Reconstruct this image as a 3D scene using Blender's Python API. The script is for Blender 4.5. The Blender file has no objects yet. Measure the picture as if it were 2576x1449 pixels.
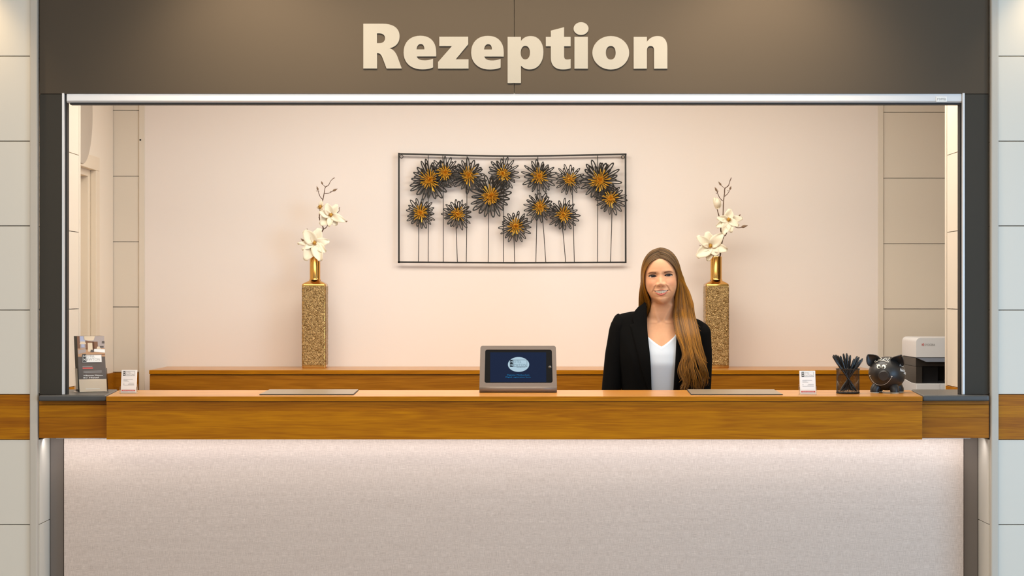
import bpy, bmesh, math, random
import numpy as np
from mathutils import Vector, Matrix, Euler

random.seed(7)
rng = np.random.default_rng(7)
SC = bpy.context.scene
COL = SC.collection

# ------------------------------------------------------------------ camera
F, D, ZC, U0, V0 = 4658.0, 6.85, 1.51, 1288.0, 745.0
cam_d = bpy.data.cameras.new('camera')
cam = bpy.data.objects.new('camera', cam_d)
COL.objects.link(cam)
cam.location = (0, -D, ZC)
cam.rotation_euler = (math.pi/2, 0, 0)
cam_d.sensor_width = 36
cam_d.lens = 36*F/2576
cam_d.shift_y = (V0-724.5)/2576
cam_d.clip_start = 0.1
SC.camera = cam

# ------------------------------------------------------------------ exposure, world, lights
vs = SC.view_settings
vs.view_transform = 'Standard'
vs.look = 'None'
vs.exposure = 0.0
vs.gamma = 1.0
vs.use_curve_mapping = False

W = bpy.data.worlds.new('world')
SC.world = W
W.use_nodes = True
wb = W.node_tree.nodes['Background']
wb.inputs['Color'].default_value = (0.80, 0.90, 1.0, 1)
wb.inputs['Strength'].default_value = 0.60


def area(name, loc, target, sx, sy, power, color, spread=180):
    l = bpy.data.lights.new(name, 'AREA')
    l.shape = 'RECTANGLE'
    l.size, l.size_y = sx, sy
    l.energy = power
    l.color = color
    l.spread = math.radians(spread)
    o = bpy.data.objects.new(name, l)
    COL.objects.link(o)
    o.location = loc
    d = Vector(target)-Vector(loc)
    o.rotation_euler = d.to_track_quat('-Z', 'Y').to_euler()
    return o


def spot(name, loc, target, power, color, angle, blend=0.6, rad=0.03):
    l = bpy.data.lights.new(name, 'SPOT')
    l.energy = power
    l.color = color
    l.spot_size = math.radians(angle)
    l.spot_blend = blend
    l.shadow_soft_size = rad
    o = bpy.data.objects.new(name, l)
    COL.objects.link(o)
    o.location = loc
    d = Vector(target)-Vector(loc)
    o.rotation_euler = d.to_track_quat('-Z', 'Y').to_euler()
    return o


WARM = (1.0, 0.80, 0.58)
SOFT = (1.0, 0.88, 0.74)
COOL = (0.62, 0.81, 1.0)
area('office_ceiling_light', (0.25, 0.66, 2.68), (0.25, 0.95, 0), 3.4, 0.8, 60, (1.0, 0.965, 0.895))
area('lobby_ceiling_light', (-0.6, -3.2, 3.2), (-0.3, -2.2, 0), 5.0, 2.0, 156, (1.0, 0.92, 0.82))
area('window_daylight', (4.3, -3.6, 1.3), (1.6, 0.2, 0.8), 2.4, 2.0, 105, (0.38, 0.67, 1.0))
area('fascia_cove_light', (0.0, -0.42, 3.0), (0.0, -0.05, 2.3), 2.5, 0.08, 12, (1.0, 0.84, 0.62), 80)
spot('fascia_downlight', (-0.95, -0.40, 2.96), (-0.95, -0.10, 2.2), 15, WARM, 94, 0.75)
spot('fascia_downlight', (0.93, -0.40, 2.96), (0.93, -0.10, 2.2), 19, WARM, 94, 0.75)
spot('wall_downlight', (-2.06, -0.22, 2.84), (-2.06, 0.02, 2.2), 12, (1, .74, .42), 80, 0.8)
spot('wall_downlight', (2.02, -0.22, 2.84), (2.02, 0.02, 2.2), 9, (1, .76, .44), 80, 0.8)
area('counter_led_strip', (0.0, 0.062, 0.976), (0.0, 0.118, 0.85), 3.49, 0.02, 3.5, (1.0, 0.96, 0.96))

# ------------------------------------------------------------------ helpers


def lin(c):
    out = []
    for v in c[:3]:
        v = v/255.0
        out.append(v/12.92 if v <= 0.04045 else ((v+0.055)/1.055)**2.4)
    return (out[0], out[1], out[2], 1.0)


def P(u, v, Y):
    s = (D+Y)/F
    return Vector(((u-U0)*s, Y, ZC-(v-V0)*s))


def mat(name, col, rough=0.5, metal=0.0, var=0.05, scale=8.0, bump=0.0, bscale=60.0, spec=0.5, **kw):
    m = bpy.data.materials.new(name)
    m.use_nodes = True
    nt = m.node_tree
    b = nt.nodes['Principled BSDF']
    tc = nt.nodes.new('ShaderNodeTexCoord')
    nz = nt.nodes.new('ShaderNodeTexNoise')
    nz.inputs['Scale'].default_value = scale
    nz.inputs['Detail'].default_value = 3
    nt.links.new(tc.outputs['Object'], nz.inputs['Vector'])
    mx = nt.nodes.new('ShaderNodeMix')
    mx.data_type = 'RGBA'
    c = lin(col)
    a = tuple(max(0, x*(1-var)) for x in c[:3])+(1,)
    d = tuple(min(1, x*(1+var)) for x in c[:3])+(1,)
    mx.inputs[6].default_value = a
    mx.inputs[7].default_value = d
    nt.links.new(nz.outputs['Fac'], mx.inputs[0])
    nt.links.new(mx.outputs[2], b.inputs['Base Color'])
    b.inputs['Roughness'].default_value = rough
    b.inputs['Metallic'].default_value = metal
    b.inputs['Specular IOR Level'].default_value = spec
    if bump > 0:
        n2 = nt.nodes.new('ShaderNodeTexNoise')
        n2.inputs['Scale'].default_value = bscale
        n2.inputs['Detail'].default_value = 4
        nt.links.new(tc.outputs['Object'], n2.inputs['Vector'])
        bp = nt.nodes.new('ShaderNodeBump')
        bp.inputs['Strength'].default_value = bump
        bp.inputs['Distance'].default_value = 0.002
        nt.links.new(n2.outputs['Fac'], bp.inputs['Height'])
        nt.links.new(bp.outputs['Normal'], b.inputs['Normal'])
    for k, v in kw.items():
        b.inputs[k.replace('_', ' ')].default_value = v
    return m


def wood(name, c1, c2, rough=0.38, zs=1.0, coat=0.0):
    m = bpy.data.materials.new(name)
    m.use_nodes = True
    nt = m.node_tree
    b = nt.nodes['Principled BSDF']
    tc = nt.nodes.new('ShaderNodeTexCoord')
    oi = nt.nodes.new('ShaderNodeObjectInfo')
    add = nt.nodes.new('ShaderNodeVectorMath')
    add.operation = 'ADD'
    nt.links.new(tc.outputs['Object'], add.inputs[0])
    mu = nt.nodes.new('ShaderNodeVectorMath')
    mu.operation = 'SCALE'
    mu.inputs['Scale'].default_value = 37.0
    cmb = nt.nodes.new('ShaderNodeCombineXYZ')
    for i in range(3):
        nt.links.new(oi.outputs['Random'], cmb.inputs[i])
    nt.links.new(cmb.outputs[0], mu.inputs[0])
    nt.links.new(mu.outputs[0], add.inputs[1])
    mp = nt.nodes.new('ShaderNodeMapping')
    mp.inputs['Scale'].default_value = (1.4, 6.0, 20.0*zs)
    nt.links.new(add.outputs[0], mp.inputs['Vector'])
    n1 = nt.nodes.new('ShaderNodeTexNoise')
    n1.inputs['Scale'].default_value = 1.3
    n1.inputs['Detail'].default_value = 2.0
    n1.inputs['Distortion'].default_value = 0.6
    nt.links.new(mp.outputs[0], n1.inputs['Vector'])
    # growth rings out of the low noise
    ring = nt.nodes.new('ShaderNodeMath')
    ring.operation = 'MULTIPLY'
    ring.inputs[1].default_value = 26.0
    nt.links.new(n1.outputs['Fac'], ring.inputs[0])
    sn = nt.nodes.new('ShaderNodeMath')
    sn.operation = 'SINE'
    nt.links.new(ring.outputs[0], sn.inputs[0])
    sm = nt.nodes.new('ShaderNodeMapRange')
    sm.inputs[1].default_value = -1
    sm.inputs[2].default_value = 1
    nt.links.new(sn.outputs[0], sm.inputs[0])
    mp2 = nt.nodes.new('ShaderNodeMapping')
    mp2.inputs['Scale'].default_value = (9.0, 60.0, 420.0*zs)
    nt.links.new(add.outputs[0], mp2.inputs['Vector'])
    n2 = nt.nodes.new('ShaderNodeTexNoise')
    n2.inputs['Scale'].default_value = 1.0
    n2.inputs['Detail'].default_value = 3.0
    nt.links.new(mp2.outputs[0], n2.inputs['Vector'])
    mp3 = nt.nodes.new('ShaderNodeMapping')
    mp3.inputs['Scale'].default_value = (0.7, 4.0, 40.0*zs)
    nt.links.new(add.outputs[0], mp3.inputs['Vector'])
    n3 = nt.nodes.new('ShaderNodeTexNoise')
    n3.inputs['Scale'].default_value = 1.0
    nt.links.new(mp3.outputs[0], n3.inputs['Vector'])
    s1 = nt.nodes.new('ShaderNodeMath'); s1.operation = 'MULTIPLY'; s1.inputs[1].default_value = 0.16
    nt.links.new(sm.outputs[0], s1.inputs[0])
    s2 = nt.nodes.new('ShaderNodeMath'); s2.operation = 'MULTIPLY_ADD'; s2.inputs[1].default_value = 0.85
    nt.links.new(n2.outputs['Fac'], s2.inputs[0])
    nt.links.new(s1.outputs[0], s2.inputs[2])
    s3 = nt.nodes.new('ShaderNodeMath'); s3.operation = 'MULTIPLY_ADD'; s3.inputs[1].default_value = 0.42
    nt.links.new(n3.outputs['Fac'], s3.inputs[0])
    nt.links.new(s2.outputs[0], s3.inputs[2])
    cr = nt.nodes.new('ShaderNodeValToRGB')
    cr.color_ramp.elements[0].position = 0.40
    cr.color_ramp.elements[0].color = lin(c1)
    cr.color_ramp.elements[1].position = 1.0
    cr.color_ramp.elements[1].color = lin(c2)
    nt.links.new(s3.outputs[0], cr.inputs[0])
    nt.links.new(cr.outputs[0], b.inputs['Base Color'])
    b.inputs['Roughness'].default_value = rough
    b.inputs['Specular IOR Level'].default_value = 0.2
    b.inputs['Coat Weight'].default_value = coat
    bp = nt.nodes.new('ShaderNodeBump')
    bp.inputs['Strength'].default_value = 0.06
    bp.inputs['Distance'].default_value = 0.001
    nt.links.new(n2.outputs['Fac'], bp.inputs['Height'])
    nt.links.new(bp.outputs['Normal'], b.inputs['Normal'])
    return m


def linen(name, c1, c2):
    m = bpy.data.materials.new(name)
    m.use_nodes = True
    nt = m.node_tree
    b = nt.nodes['Principled BSDF']
    tc = nt.nodes.new('ShaderNodeTexCoord')
    outs = []
    for sc_, det in (((40, 1, 620), 4), ((620, 1, 40), 4), ((3.5, 1, 90), 3), ((330, 1, 330), 2)):
        mp = nt.nodes.new('ShaderNodeMapping')
        mp.inputs['Scale'].default_value = sc_
        nt.links.new(tc.outputs['Object'], mp.inputs['Vector'])
        n = nt.nodes.new('ShaderNodeTexNoise')
        n.inputs['Scale'].default_value = 1.0
        n.inputs['Detail'].default_value = det
        nt.links.new(mp.outputs[0], n.inputs['Vector'])
        outs.append(n.outputs['Fac'])
    prev = None
    for o, w in zip(outs, (0.36, 0.36, 0.10, 0.18)):
        k = nt.nodes.new('ShaderNodeMath')
        k.operation = 'MULTIPLY_ADD'
        k.inputs[1].default_value = w
        nt.links.new(o, k.inputs[0])
        if prev is None:
            k.inputs[2].default_value = 0.0
        else:
            nt.links.new(prev, k.inputs[2])
        prev = k.outputs[0]
    cr = nt.nodes.new('ShaderNodeValToRGB')
    cr.color_ramp.elements[0].position = 0.36
    cr.color_ramp.elements[0].color = lin(c1)
    cr.color_ramp.elements[1].position = 0.64
    cr.color_ramp.elements[1].color = lin(c2)
    nt.links.new(prev, cr.inputs[0])
    nt.links.new(cr.outputs[0], b.inputs['Base Color'])
    b.inputs['Roughness'].default_value = 0.8
    b.inputs['Specular IOR Level'].default_value = 0.25
    bp = nt.nodes.new('ShaderNodeBump')
    bp.inputs['Strength'].default_value = 0.35
    bp.inputs['Distance'].default_value = 0.0015
    nt.links.new(prev, bp.inputs['Height'])
    nt.links.new(bp.outputs['Normal'], b.inputs['Normal'])
    return m


def vcol(name, rough=0.5, sss=0.0, spec=0.5, aniso=0.0, bump=0.0):
    """material whose own colour comes from the mesh's colour attribute"""
    m = bpy.data.materials.new(name)
    m.use_nodes = True
    nt = m.node_tree
    b = nt.nodes['Principled BSDF']
    at = nt.nodes.new('ShaderNodeAttribute')
    at.attribute_name = 'col'
    tc = nt.nodes.new('ShaderNodeTexCoord')
    nz = nt.nodes.new('ShaderNodeTexNoise')
    nz.inputs['Scale'].default_value = 90
    nt.links.new(tc.outputs['Object'], nz.inputs['Vector'])
    mr = nt.nodes.new('ShaderNodeMapRange')
    mr.inputs[3].default_value = 0.95
    mr.inputs[4].default_value = 1.05
    nt.links.new(nz.outputs['Fac'], mr.inputs[0])
    vm = nt.nodes.new('ShaderNodeVectorMath')
    vm.operation = 'SCALE'
    nt.links.new(at.outputs['Color'], vm.inputs[0])
    nt.links.new(mr.outputs[0], vm.inputs['Scale'])
    nt.links.new(vm.outputs[0], b.inputs['Base Color'])
    b.inputs['Roughness'].default_value = rough
    b.inputs['Specular IOR Level'].default_value = spec
    if sss > 0:
        b.inputs['Subsurface Weight'].default_value = sss
        b.inputs['Subsurface Radius'].default_value = (0.010, 0.004, 0.002)
        b.inputs['Subsurface Scale'].default_value = 0.6
    b.inputs['Anisotropic'].default_value = aniso
    return m


def emis(name, col, strength):
    m = mat(name, tuple(x*.25 for x in col), rough=0.4, var=0.03, spec=0.08)
    b = m.node_tree.nodes['Principled BSDF']
    b.inputs['Emission Color'].default_value = lin(col)
    b.inputs['Emission Strength'].default_value = strength
    return m


def worigin(o):
    v = Vector((0, 0, 0))
    while o is not None:
        v += o.location
        o = o.parent
    return v


def tag(o, label=None, cat=None, group=None, kind=None):
    if label: o['label'] = label
    if cat: o['category'] = cat
    if group: o['group'] = group
    if kind: o['kind'] = kind
    return o


def empty(name, loc=(0, 0, 0), parent=None, label=None, cat=None, group=None, kind=None):
    o = bpy.data.objects.new(name, None)
    o.empty_display_size = 0.05
    COL.objects.link(o)
    if parent is not None:
        o.parent = parent
        o.location = Vector(loc)-worigin(parent)
    else:
        o.location = loc
    return tag(o, label, cat, group, kind)


class MB:
    def __init__(s):
        s.v, s.f, s.m, s.c = [], [], [], []

    def add(s, vs_, fs, mi=0, col=None):
        o = len(s.v)
        s.v += [tuple(p) for p in vs_]
        s.f += [tuple(i+o for i in f) for f in fs]
        s.m += [mi]*len(fs)
        if col is not None:
            if isinstance(col, list):
                s.c += col
            else:
                s.c += [col]*len(vs_)
        return s

    def box(s, x0, x1, y0, y1, z0, z1, mi=0):
        vs_ = [(x0, y0, z0), (x1, y0, z0), (x1, y1, z0), (x0, y1, z0), (x0, y0, z1), (x1, y0, z1), (x1, y1, z1), (x0, y1, z1)]
        return s.add(vs_, [(0, 3, 2, 1), (4, 5, 6, 7), (0, 1, 5, 4), (1, 2, 6, 5), (2, 3, 7, 6), (3, 0, 4, 7)], mi)

    def hexa(s, pts, mi=0):
        """8 points: bottom quad then top quad, both counter-clockwise from above"""
        return s.add(pts, [(0, 3, 2, 1), (4, 5, 6, 7), (0, 1, 5, 4), (1, 2, 6, 5), (2, 3, 7, 6), (3, 0, 4, 7)], mi)

    def prism(s, poly, axis, a, b, mi=0):
        """poly of 2D points extruded along axis: 'x' -> (y,z), 'y' -> (x,z), 'z' -> (x,y)"""
        n = len(poly)
        def mk(p, t):
            return {'x': (t, p[0], p[1]), 'y': (p[0], t, p[1]), 'z': (p[0], p[1], t)}[axis]
        vs_ = [mk(p, a) for p in poly]+[mk(p, b) for p in poly]
        fs = [tuple(range(n)), tuple(range(2*n-1, n-1, -1))]
        for i in range(n):
            j = (i+1) % n
            fs.append((i, i+n, j+n, j))
        return s.add(vs_, fs, mi)

    def tube(s, pts, rad, n=8, mi=0, cap=True, flat=1.0, col=None, ref=None):
        pts = [Vector(p) for p in pts]
        m = len(pts)
        if not hasattr(rad, '__len__'):
            rad = [rad]*m
        vs_, fs, cs = [], [], []
        t0 = (pts[1]-pts[0]).normalized()
        up = Vector(ref) if ref is not None else (Vector((0, 0, 1)) if abs(t0.z) < 0.9 else Vector((0, 1, 0)))
        nrm = (up-t0*up.dot(t0)).normalized()
        for i, p in enumerate(pts):
            t = (pts[min(i+1, m-1)]-pts[max(i-1, 0)])
            if t.length < 1e-9:
                t = t0
            t = t.normalized()
            nrm = nrm-t*nrm.dot(t)
            nrm = nrm.normalized() if nrm.length > 1e-6 else t.orthogonal().normalized()
            bn = t.cross(nrm)
            for k in range(n):
                a = 2*math.pi*k/n
                vs_.append(p+(nrm*math.cos(a)*flat+bn*math.sin(a))*rad[i])
            t0 = t
        for i in range(m-1):
            for k in range(n):
                k2 = (k+1) % n
                fs.append((i*n+k, i*n+k2, (i+1)*n+k2, (i+1)*n+k))
        if cap:
            fs.append(tuple(range(n-1, -1, -1)))
            fs.append(tuple((m-1)*n+k for k in range(n)))
        if col is not None and isinstance(col, list):
            cs = [col[i] for i in range(m) for _ in range(n)]
            return s.add(vs_, fs, mi, cs)
        return s.add(vs_, fs, mi, col)

    def lathe(s, c, prof, n=32, mi=0, cap=True):
        vs_, fs = [], []
        for r, z in prof:
            for k in range(n):
                a = 2*math.pi*k/n
                vs_.append((c[0]+r*math.cos(a), c[1]+r*math.sin(a), c[2]+z))
        for i in range(len(prof)-1):
            for k in range(n):
                k2 = (k+1) % n
                fs.append((i*n+k, i*n+k2, (i+1)*n+k2, (i+1)*n+k))
        if cap:
            fs.append(tuple(range(n-1, -1, -1)))
            fs.append(tuple((len(prof)-1)*n+k for k in range(n)))
        return s.add(vs_, fs, mi)

    def ball(s, c, r, nu=14, nv=9, mi=0, col=None):
        if not hasattr(r, '__len__'):
            r = (r, r, r)
        vs_, fs = [], []
        for i in range(nv+1):
            ph = math.pi*i/nv
            for k in range(nu):
                a = 2*math.pi*k/nu
                vs_.append((c[0]+r[0]*math.sin(ph)*math.cos(a), c[1]+r[1]*math.sin(ph)*math.sin(a), c[2]+r[2]*math.cos(ph)))
        for i in range(nv):
            for k in range(nu):
                k2 = (k+1) % nu
                fs.append((i*nu+k, (i+1)*nu+k, (i+1)*nu+k2, i*nu+k2))
        return s.add(vs_, fs, mi, col)

    def grid(s, rows, mi=0, closed=False, col=None):
        """rows: list of equal length point lists"""
        nr, nc = len(rows), len(rows[0])
        vs_ = [p for r in rows for p in r]
        fs = []
        for i in range(nr-1):
            for j in range(nc if closed else nc-1):
                j2 = (j+1) % nc
                fs.append((i*nc+j, i*nc+j2, (i+1)*nc+j2, (i+1)*nc+j))
        return s.add(vs_, fs, mi, col)

    def build(s, name, mats, parent=None, smooth=False, bevel=0.0, bseg=2, solid=0.0, sub=0, kind=None, angle=40):
        me = bpy.data.meshes.new(name)
        o0 = worigin(parent) if parent is not None else Vector((0, 0, 0))
        me.from_pydata([(x-o0.x, y-o0.y, z-o0.z) for x, y, z in s.v], [], s.f)
        if not isinstance(mats, (list, tuple)):
            mats = [mats]
        for m in mats:
            me.materials.append(m)
        if len(mats) > 1:
            me.polygons.foreach_set('material_index', s.m)
        if len(s.c) == len(s.v) and s.c:
            at = me.color_attributes.new('col', 'FLOAT_COLOR', 'POINT')
            at.data.foreach_set('color', np.array(s.c, dtype=np.float32).ravel())
        me.validate()
        me.update()
        if smooth:
            me.polygons.foreach_set('use_smooth', [True]*len(me.polygons))
            if angle < 180:
                me.set_sharp_from_angle(angle=math.radians(angle))
        o = bpy.data.objects.new(name, me)
        COL.objects.link(o)
        if parent is not None:
            o.parent = parent
        if solid:
            md = o.modifiers.new('solid', 'SOLIDIFY')
            md.thickness = solid
            md.offset = 0
        if bevel > 0:
            md = o.modifiers.new('bevel', 'BEVEL')
            md.width = bevel
            md.segments = bseg
            md.limit_method = 'ANGLE'
            md.angle_limit = math.radians(40)
        if sub:
            md = o.modifiers.new('sub', 'SUBSURF')
            md.levels = md.render_levels = sub
        if kind:
            o['kind'] = kind
        return o


def curve_mesh(splines, extrude):
    """splines: lists of bezier commands -> filled 2D mesh (verts, faces)"""
    cu = bpy.data.curves.new('tmp', 'CURVE')
    cu.dimensions = '2D'
    cu.fill_mode = 'BOTH'
    cu.extrude = extrude
    cu.resolution_u = 10
    for pts in splines:
        sp = cu.splines.new('BEZIER')
        sp.use_cyclic_u = True
        sp.bezier_points.add(len(pts)-1)
        for bp_, (hl, co, hr) in zip(sp.bezier_points, pts):
            bp_.handle_left_type = bp_.handle_right_type = 'FREE'
            bp_.co = (*co, 0)
            bp_.handle_left = (*hl, 0)
            bp_.handle_right = (*hr, 0)
    o = bpy.data.objects.new('tmp', cu)
    COL.objects.link(o)
    dg = bpy.context.evaluated_depsgraph_get()
    me = o.evaluated_get(dg).to_mesh()
    vs_ = [tuple(v.co) for v in me.vertices]
    fs = [tuple(p.vertices) for p in me.polygons]
    bpy.data.objects.remove(o)
    bpy.data.curves.remove(cu)
    return vs_, fs


_tc = {}


def text_mesh(body, bold=0.0, shear=0.0):
    key = (body, bold, shear)
    if key in _tc:
        return _tc[key]
    cu = bpy.data.curves.new('tmp', 'FONT')
    cu.body = body
    cu.size = 1.0
    cu.offset = bold
    cu.shear = shear
    cu.resolution_u = 3
    o = bpy.data.objects.new('tmp', cu)
    COL.objects.link(o)
    dg = bpy.context.evaluated_depsgraph_get()
    me = o.evaluated_get(dg).to_mesh()
    vs_ = [tuple(v.co) for v in me.vertices]
    fs = [tuple(p.vertices) for p in me.polygons]
    bpy.data.objects.remove(o)
    bpy.data.curves.remove(cu)
    xs = [v[0] for v in vs_]
    ys = [v[1] for v in vs_]
    x0, x1, y0, y1 = min(xs), max(xs), min(ys), max(ys)
    vs_ = [((v[0]-x0)/(x1-x0), (v[1]-y0)/(y1-y0)) for v in vs_]
    _tc[key] = (vs_, fs)
    return vs_, fs


def put_text(mb, body, org, ux, uz, x, z, w, h, mi=0, bold=0.0, shear=0.0):
    """text in the box (x,z,w,h) of the plane org + ux*x + uz*z"""
    vs_, fs = text_mesh(body, bold, shear)
    mb.add([org+ux*(x+a*w)+uz*(z+b*h) for a, b in vs_], fs, mi)


def put_rect(mb, org, ux, uz, x, z, w, h, mi=0):
    mb.add([org+ux*x+uz*z, org+ux*(x+w)+uz*z, org+ux*(x+w)+uz*(z+h), org+ux*x+uz*(z+h)], [(0, 1, 2, 3)], mi)


# ------------------------------------------------------------------ materials
M = {}
M['panel'] = mat('white_panel_laminate', (222, 214, 200), 0.45, var=0.012, scale=3)
M['panel_in'] = mat('cream_panel_laminate', (226, 212, 192), 0.5, var=0.012, scale=3)
M['gap'] = mat('panel_joint_dark', (92, 76, 58), 0.8)
M['trim'] = mat('aluminium_grey_trim', (196, 186, 172), 0.6, var=0.02)
M['plaster'] = mat('cream_plaster', (238, 225, 213), 0.7, var=0.015, scale=1.2, bump=0.05, bscale=220)
M['white_paint'] = mat('white_wall_paint', (238, 224, 204), 0.6, var=0.01, scale=2)
M['door_paint'] = mat('cream_door_paint', (232, 214, 188), 0.45, var=0.01)
M['fascia'] = mat('taupe_fascia_board', (80, 69, 56), 0.7, var=0.02, scale=2, spec=0.25)
M['jamb'] = mat('anthracite_jamb_board', (60, 55, 47), 0.65, var=0.02, scale=2, spec=0.25)
M['letter'] = mat('cream_vinyl_letters', (163, 156, 144), 0.6, var=0.01)
M['alu'] = mat('brushed_aluminium', (225, 222, 220), 0.35, metal=0.35, var=0.02, scale=40)
M['rubber'] = mat('black_rubber', (22, 18, 16), 0.6)
M['oak'] = wood('oiled_oak_front', (146, 82, 0), (194, 126, 3))
M['oak_dark'] = wood('oiled_oak_dark_stave', (132, 72, 0), (182, 112, 3))
M['oak_top'] = wood('oiled_oak_top', (166, 104, 38), (204, 146, 72), rough=0.30, coat=0.25)
M['oak_back'] = wood('oak_back_counter', (130, 74, 4), (178, 114, 22))
M['slab'] = mat('anthracite_worktop', (74, 72, 70), 0.38, var=0.03, scale=20)
M['linen'] = linen('woven_linen_wallpaper', (188, 169, 156), (228, 211, 198))
M['post'] = mat('taupe_post', (122, 112, 104), 0.55, var=0.02)
M['floor'] = mat('beige_floor_tile', (170, 158, 142), 0.4, var=0.04)
M['ceil'] = mat('white_ceiling_paint', (236, 230, 220), 0.8, var=0.01)
M['black_metal'] = mat('black_iron', (46, 41, 34), 0.5, metal=0.3, var=0.1, scale=30)
M['gold_rod'] = mat('antique_gold_rod', (238, 178, 58), 0.35, metal=0.45, var=0.28, scale=70)
M['gold'] = mat('polished_gold', (222, 170, 92), 0.12, metal=1.0, var=0.03)
M['petal'] = mat('cream_silk_petal', (246, 233, 205), 0.6, var=0.025, scale=30, Subsurface_Weight=0.0)
M['stamen'] = mat('ochre_stamen', (190, 140, 50), 0.7, var=0.2, scale=300)
M['twig'] = mat('brown_twig', (98, 70, 48), 0.75, var=0.2, scale=200)
M['bud'] = mat('grey_brown_bud', (134, 106, 80), 0.8, var=0.15, scale=200)
M['kiosk'] = mat('bronze_powder_coat', (120, 109, 100), 0.42, metal=0.25, var=0.02)
M['black_gloss'] = mat('black_glass', (6, 6, 7), 0.35, spec=0.12)
M['screen'] = emis('lit_screen_navy', (12, 30, 62), 0.8)
M['screen_white'] = emis('lit_screen_pale', (176, 204, 220), 0.9)
M['screen_dark'] = emis('lit_screen_dark', (8, 20, 34), 0.8)
M['screen_grey'] = emis('lit_screen_grey', (92, 122, 132), 0.75)
M['screen_blue'] = emis('lit_screen_cyan', (20, 130, 190), 0.9)
M['ring'] = mat('chrome_ring', (200, 200, 200), 0.2, metal=1.0)
M['paper'] = mat('white_card', (238, 235, 232), 0.6, var=0.01)
M['ink'] = mat('black_ink', (34, 30, 28), 0.6)
M['ink_grey'] = mat('grey_ink', (150, 146, 142), 0.6)
M['ink_red'] = mat('red_ink', (212, 92, 84), 0.6)
M['ink_white'] = mat('white_ink', (240, 238, 234), 0.6)
M['bro_dark'] = mat('brochure_brown', (92, 80, 72), 0.35, var=0.04)
M['bro_tan'] = mat('brochure_tan', (190, 146, 108), 0.35, var=0.05)
M['bro_grey'] = mat('brochure_grey', (172, 158, 152), 0.35, var=0.04)
M['bro_wood'] = mat('brochure_wood', (128, 86, 56), 0.35, var=0.06)
M['bro_blue'] = mat('brochure_pale_blue', (176, 180, 205), 0.35, var=0.04)
M['bro_cream'] = mat('brochure_cream', (226, 205, 176), 0.4, var=0.03)
M['pad'] = mat('taupe_leather_pad', (132, 118, 100), 0.28, var=0.03, bump=0.08, bscale=400)
M['pad_edge'] = mat('black_pad_edge', (30, 26, 24), 0.5)
M['pen'] = mat('black_pen_plastic', (20, 18, 17), 0.25)
M['pen_clear'] = mat('smoke_pen_barrel', (120, 110, 96), 0.2, var=0.05)
M['pig'] = mat('matte_black_ceramic', (38, 35, 33), 0.42, var=0.05)
M['pig_in'] = mat('dark_ear_inside', (62, 56, 46), 0.5, var=0.05)
M['chalk'] = mat('white_marker', (236, 230, 216), 0.7, var=0.02)
M['felt'] = mat('pale_felt_foot', (200, 198, 180), 0.8)
M['print_white'] = mat('printer_white', (232, 230, 228), 0.4, var=0.01)
M['print_dark'] = mat('printer_dark', (54, 48, 42), 0.4, var=0.03)
M['print_black'] = mat('printer_black', (20, 20, 22), 0.35)
M['print_blue'] = mat('printer_grey_strip', (140, 146, 158), 0.4)
M['blazer'] = mat('black_suiting', (10, 8, 6), 0.9, var=0.12, scale=40, bump=0.15, bscale=900, spec=0.12)
M['top'] = mat('white_satin_top', (228, 232, 235), 0.5, var=0.01)
M['teeth'] = mat('ivory_teeth', (222, 206, 174), 0.3, var=0.02)
M['lash'] = mat('dark_lashes', (30, 18, 14), 0.6)
M['brow'] = mat('brown_brow_hair', (116, 72, 40), 0.7, var=0.15, scale=300)
M['skin'] = vcol('skin', 0.48, sss=0.12, spec=0.35)
M['hair'] = vcol('brown_hair', 0.42, spec=0.28)
M['eye'] = vcol('eyeball', 0.08, spec=0.6)
M['acryl'] = bpy.data.materials.new('clear_acrylic')
M['acryl'].use_nodes = True
_b = M['acryl'].node_tree.nodes['Principled BSDF']
_nz = M['acryl'].node_tree.nodes.new('ShaderNodeTexNoise')
_nz.inputs['Scale'].default_value = 30
_mr = M['acryl'].node_tree.nodes.new('ShaderNodeMapRange')
_mr.inputs[3].default_value = 0.03
_mr.inputs[4].default_value = 0.09
M['acryl'].node_tree.links.new(_nz.outputs['Fac'], _mr.inputs[0])
M['acryl'].node_tree.links.new(_mr.outputs[0], _b.inputs['Roughness'])
_b.inputs['Base Color'].default_value = (0.99, 0.99, 0.99, 1)
_b.inputs['Transmission Weight'].default_value = 1.0
_b.inputs['IOR'].default_value = 1.2


def vase_mat():
    m = bpy.data.materials.new('hammered_gold')
    m.use_nodes = True
    nt = m.node_tree
    b = nt.nodes['Principled BSDF']
    tc = nt.nodes.new('ShaderNodeTexCoord')
    mp = nt.nodes.new('ShaderNodeMapping')
    mp.inputs['Scale'].default_value = (1.0, 1.0, 1.5)
    nt.links.new(tc.outputs['Object'], mp.inputs['Vector'])
    n = nt.nodes.new('ShaderNodeTexNoise')
    n.inputs['Scale'].default_value = 125
    n.inputs['Detail'].default_value = 3
    n.inputs['Distortion'].default_value = 1.6
    nt.links.new(mp.outputs[0], n.inputs['Vector'])
    bp = nt.nodes.new('ShaderNodeBump')
    bp.inputs['Strength'].default_value = 1.0
    bp.inputs['Distance'].default_value = 0.005
    nt.links.new(n.outputs['Fac'], bp.inputs['Height'])
    nt.links.new(bp.outputs['Normal'], b.inputs['Normal'])
    cr = nt.nodes.new('ShaderNodeValToRGB')
    cr.color_ramp.elements[0].position = 0.35
    cr.color_ramp.elements[0].color = lin((112, 82, 38))
    cr.color_ramp.elements[1].position = 0.7
    cr.color_ramp.elements[1].color = lin((222, 194, 138))
    nt.links.new(n.outputs['Fac'], cr.inputs[0])
    nt.links.new(cr.outputs[0], b.inputs['Base Color'])
    b.inputs['Metallic'].default_value = 0.9
    b.inputs['Roughness'].default_value = 0.24
    return m


M['hammer'] = vase_mat()

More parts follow.
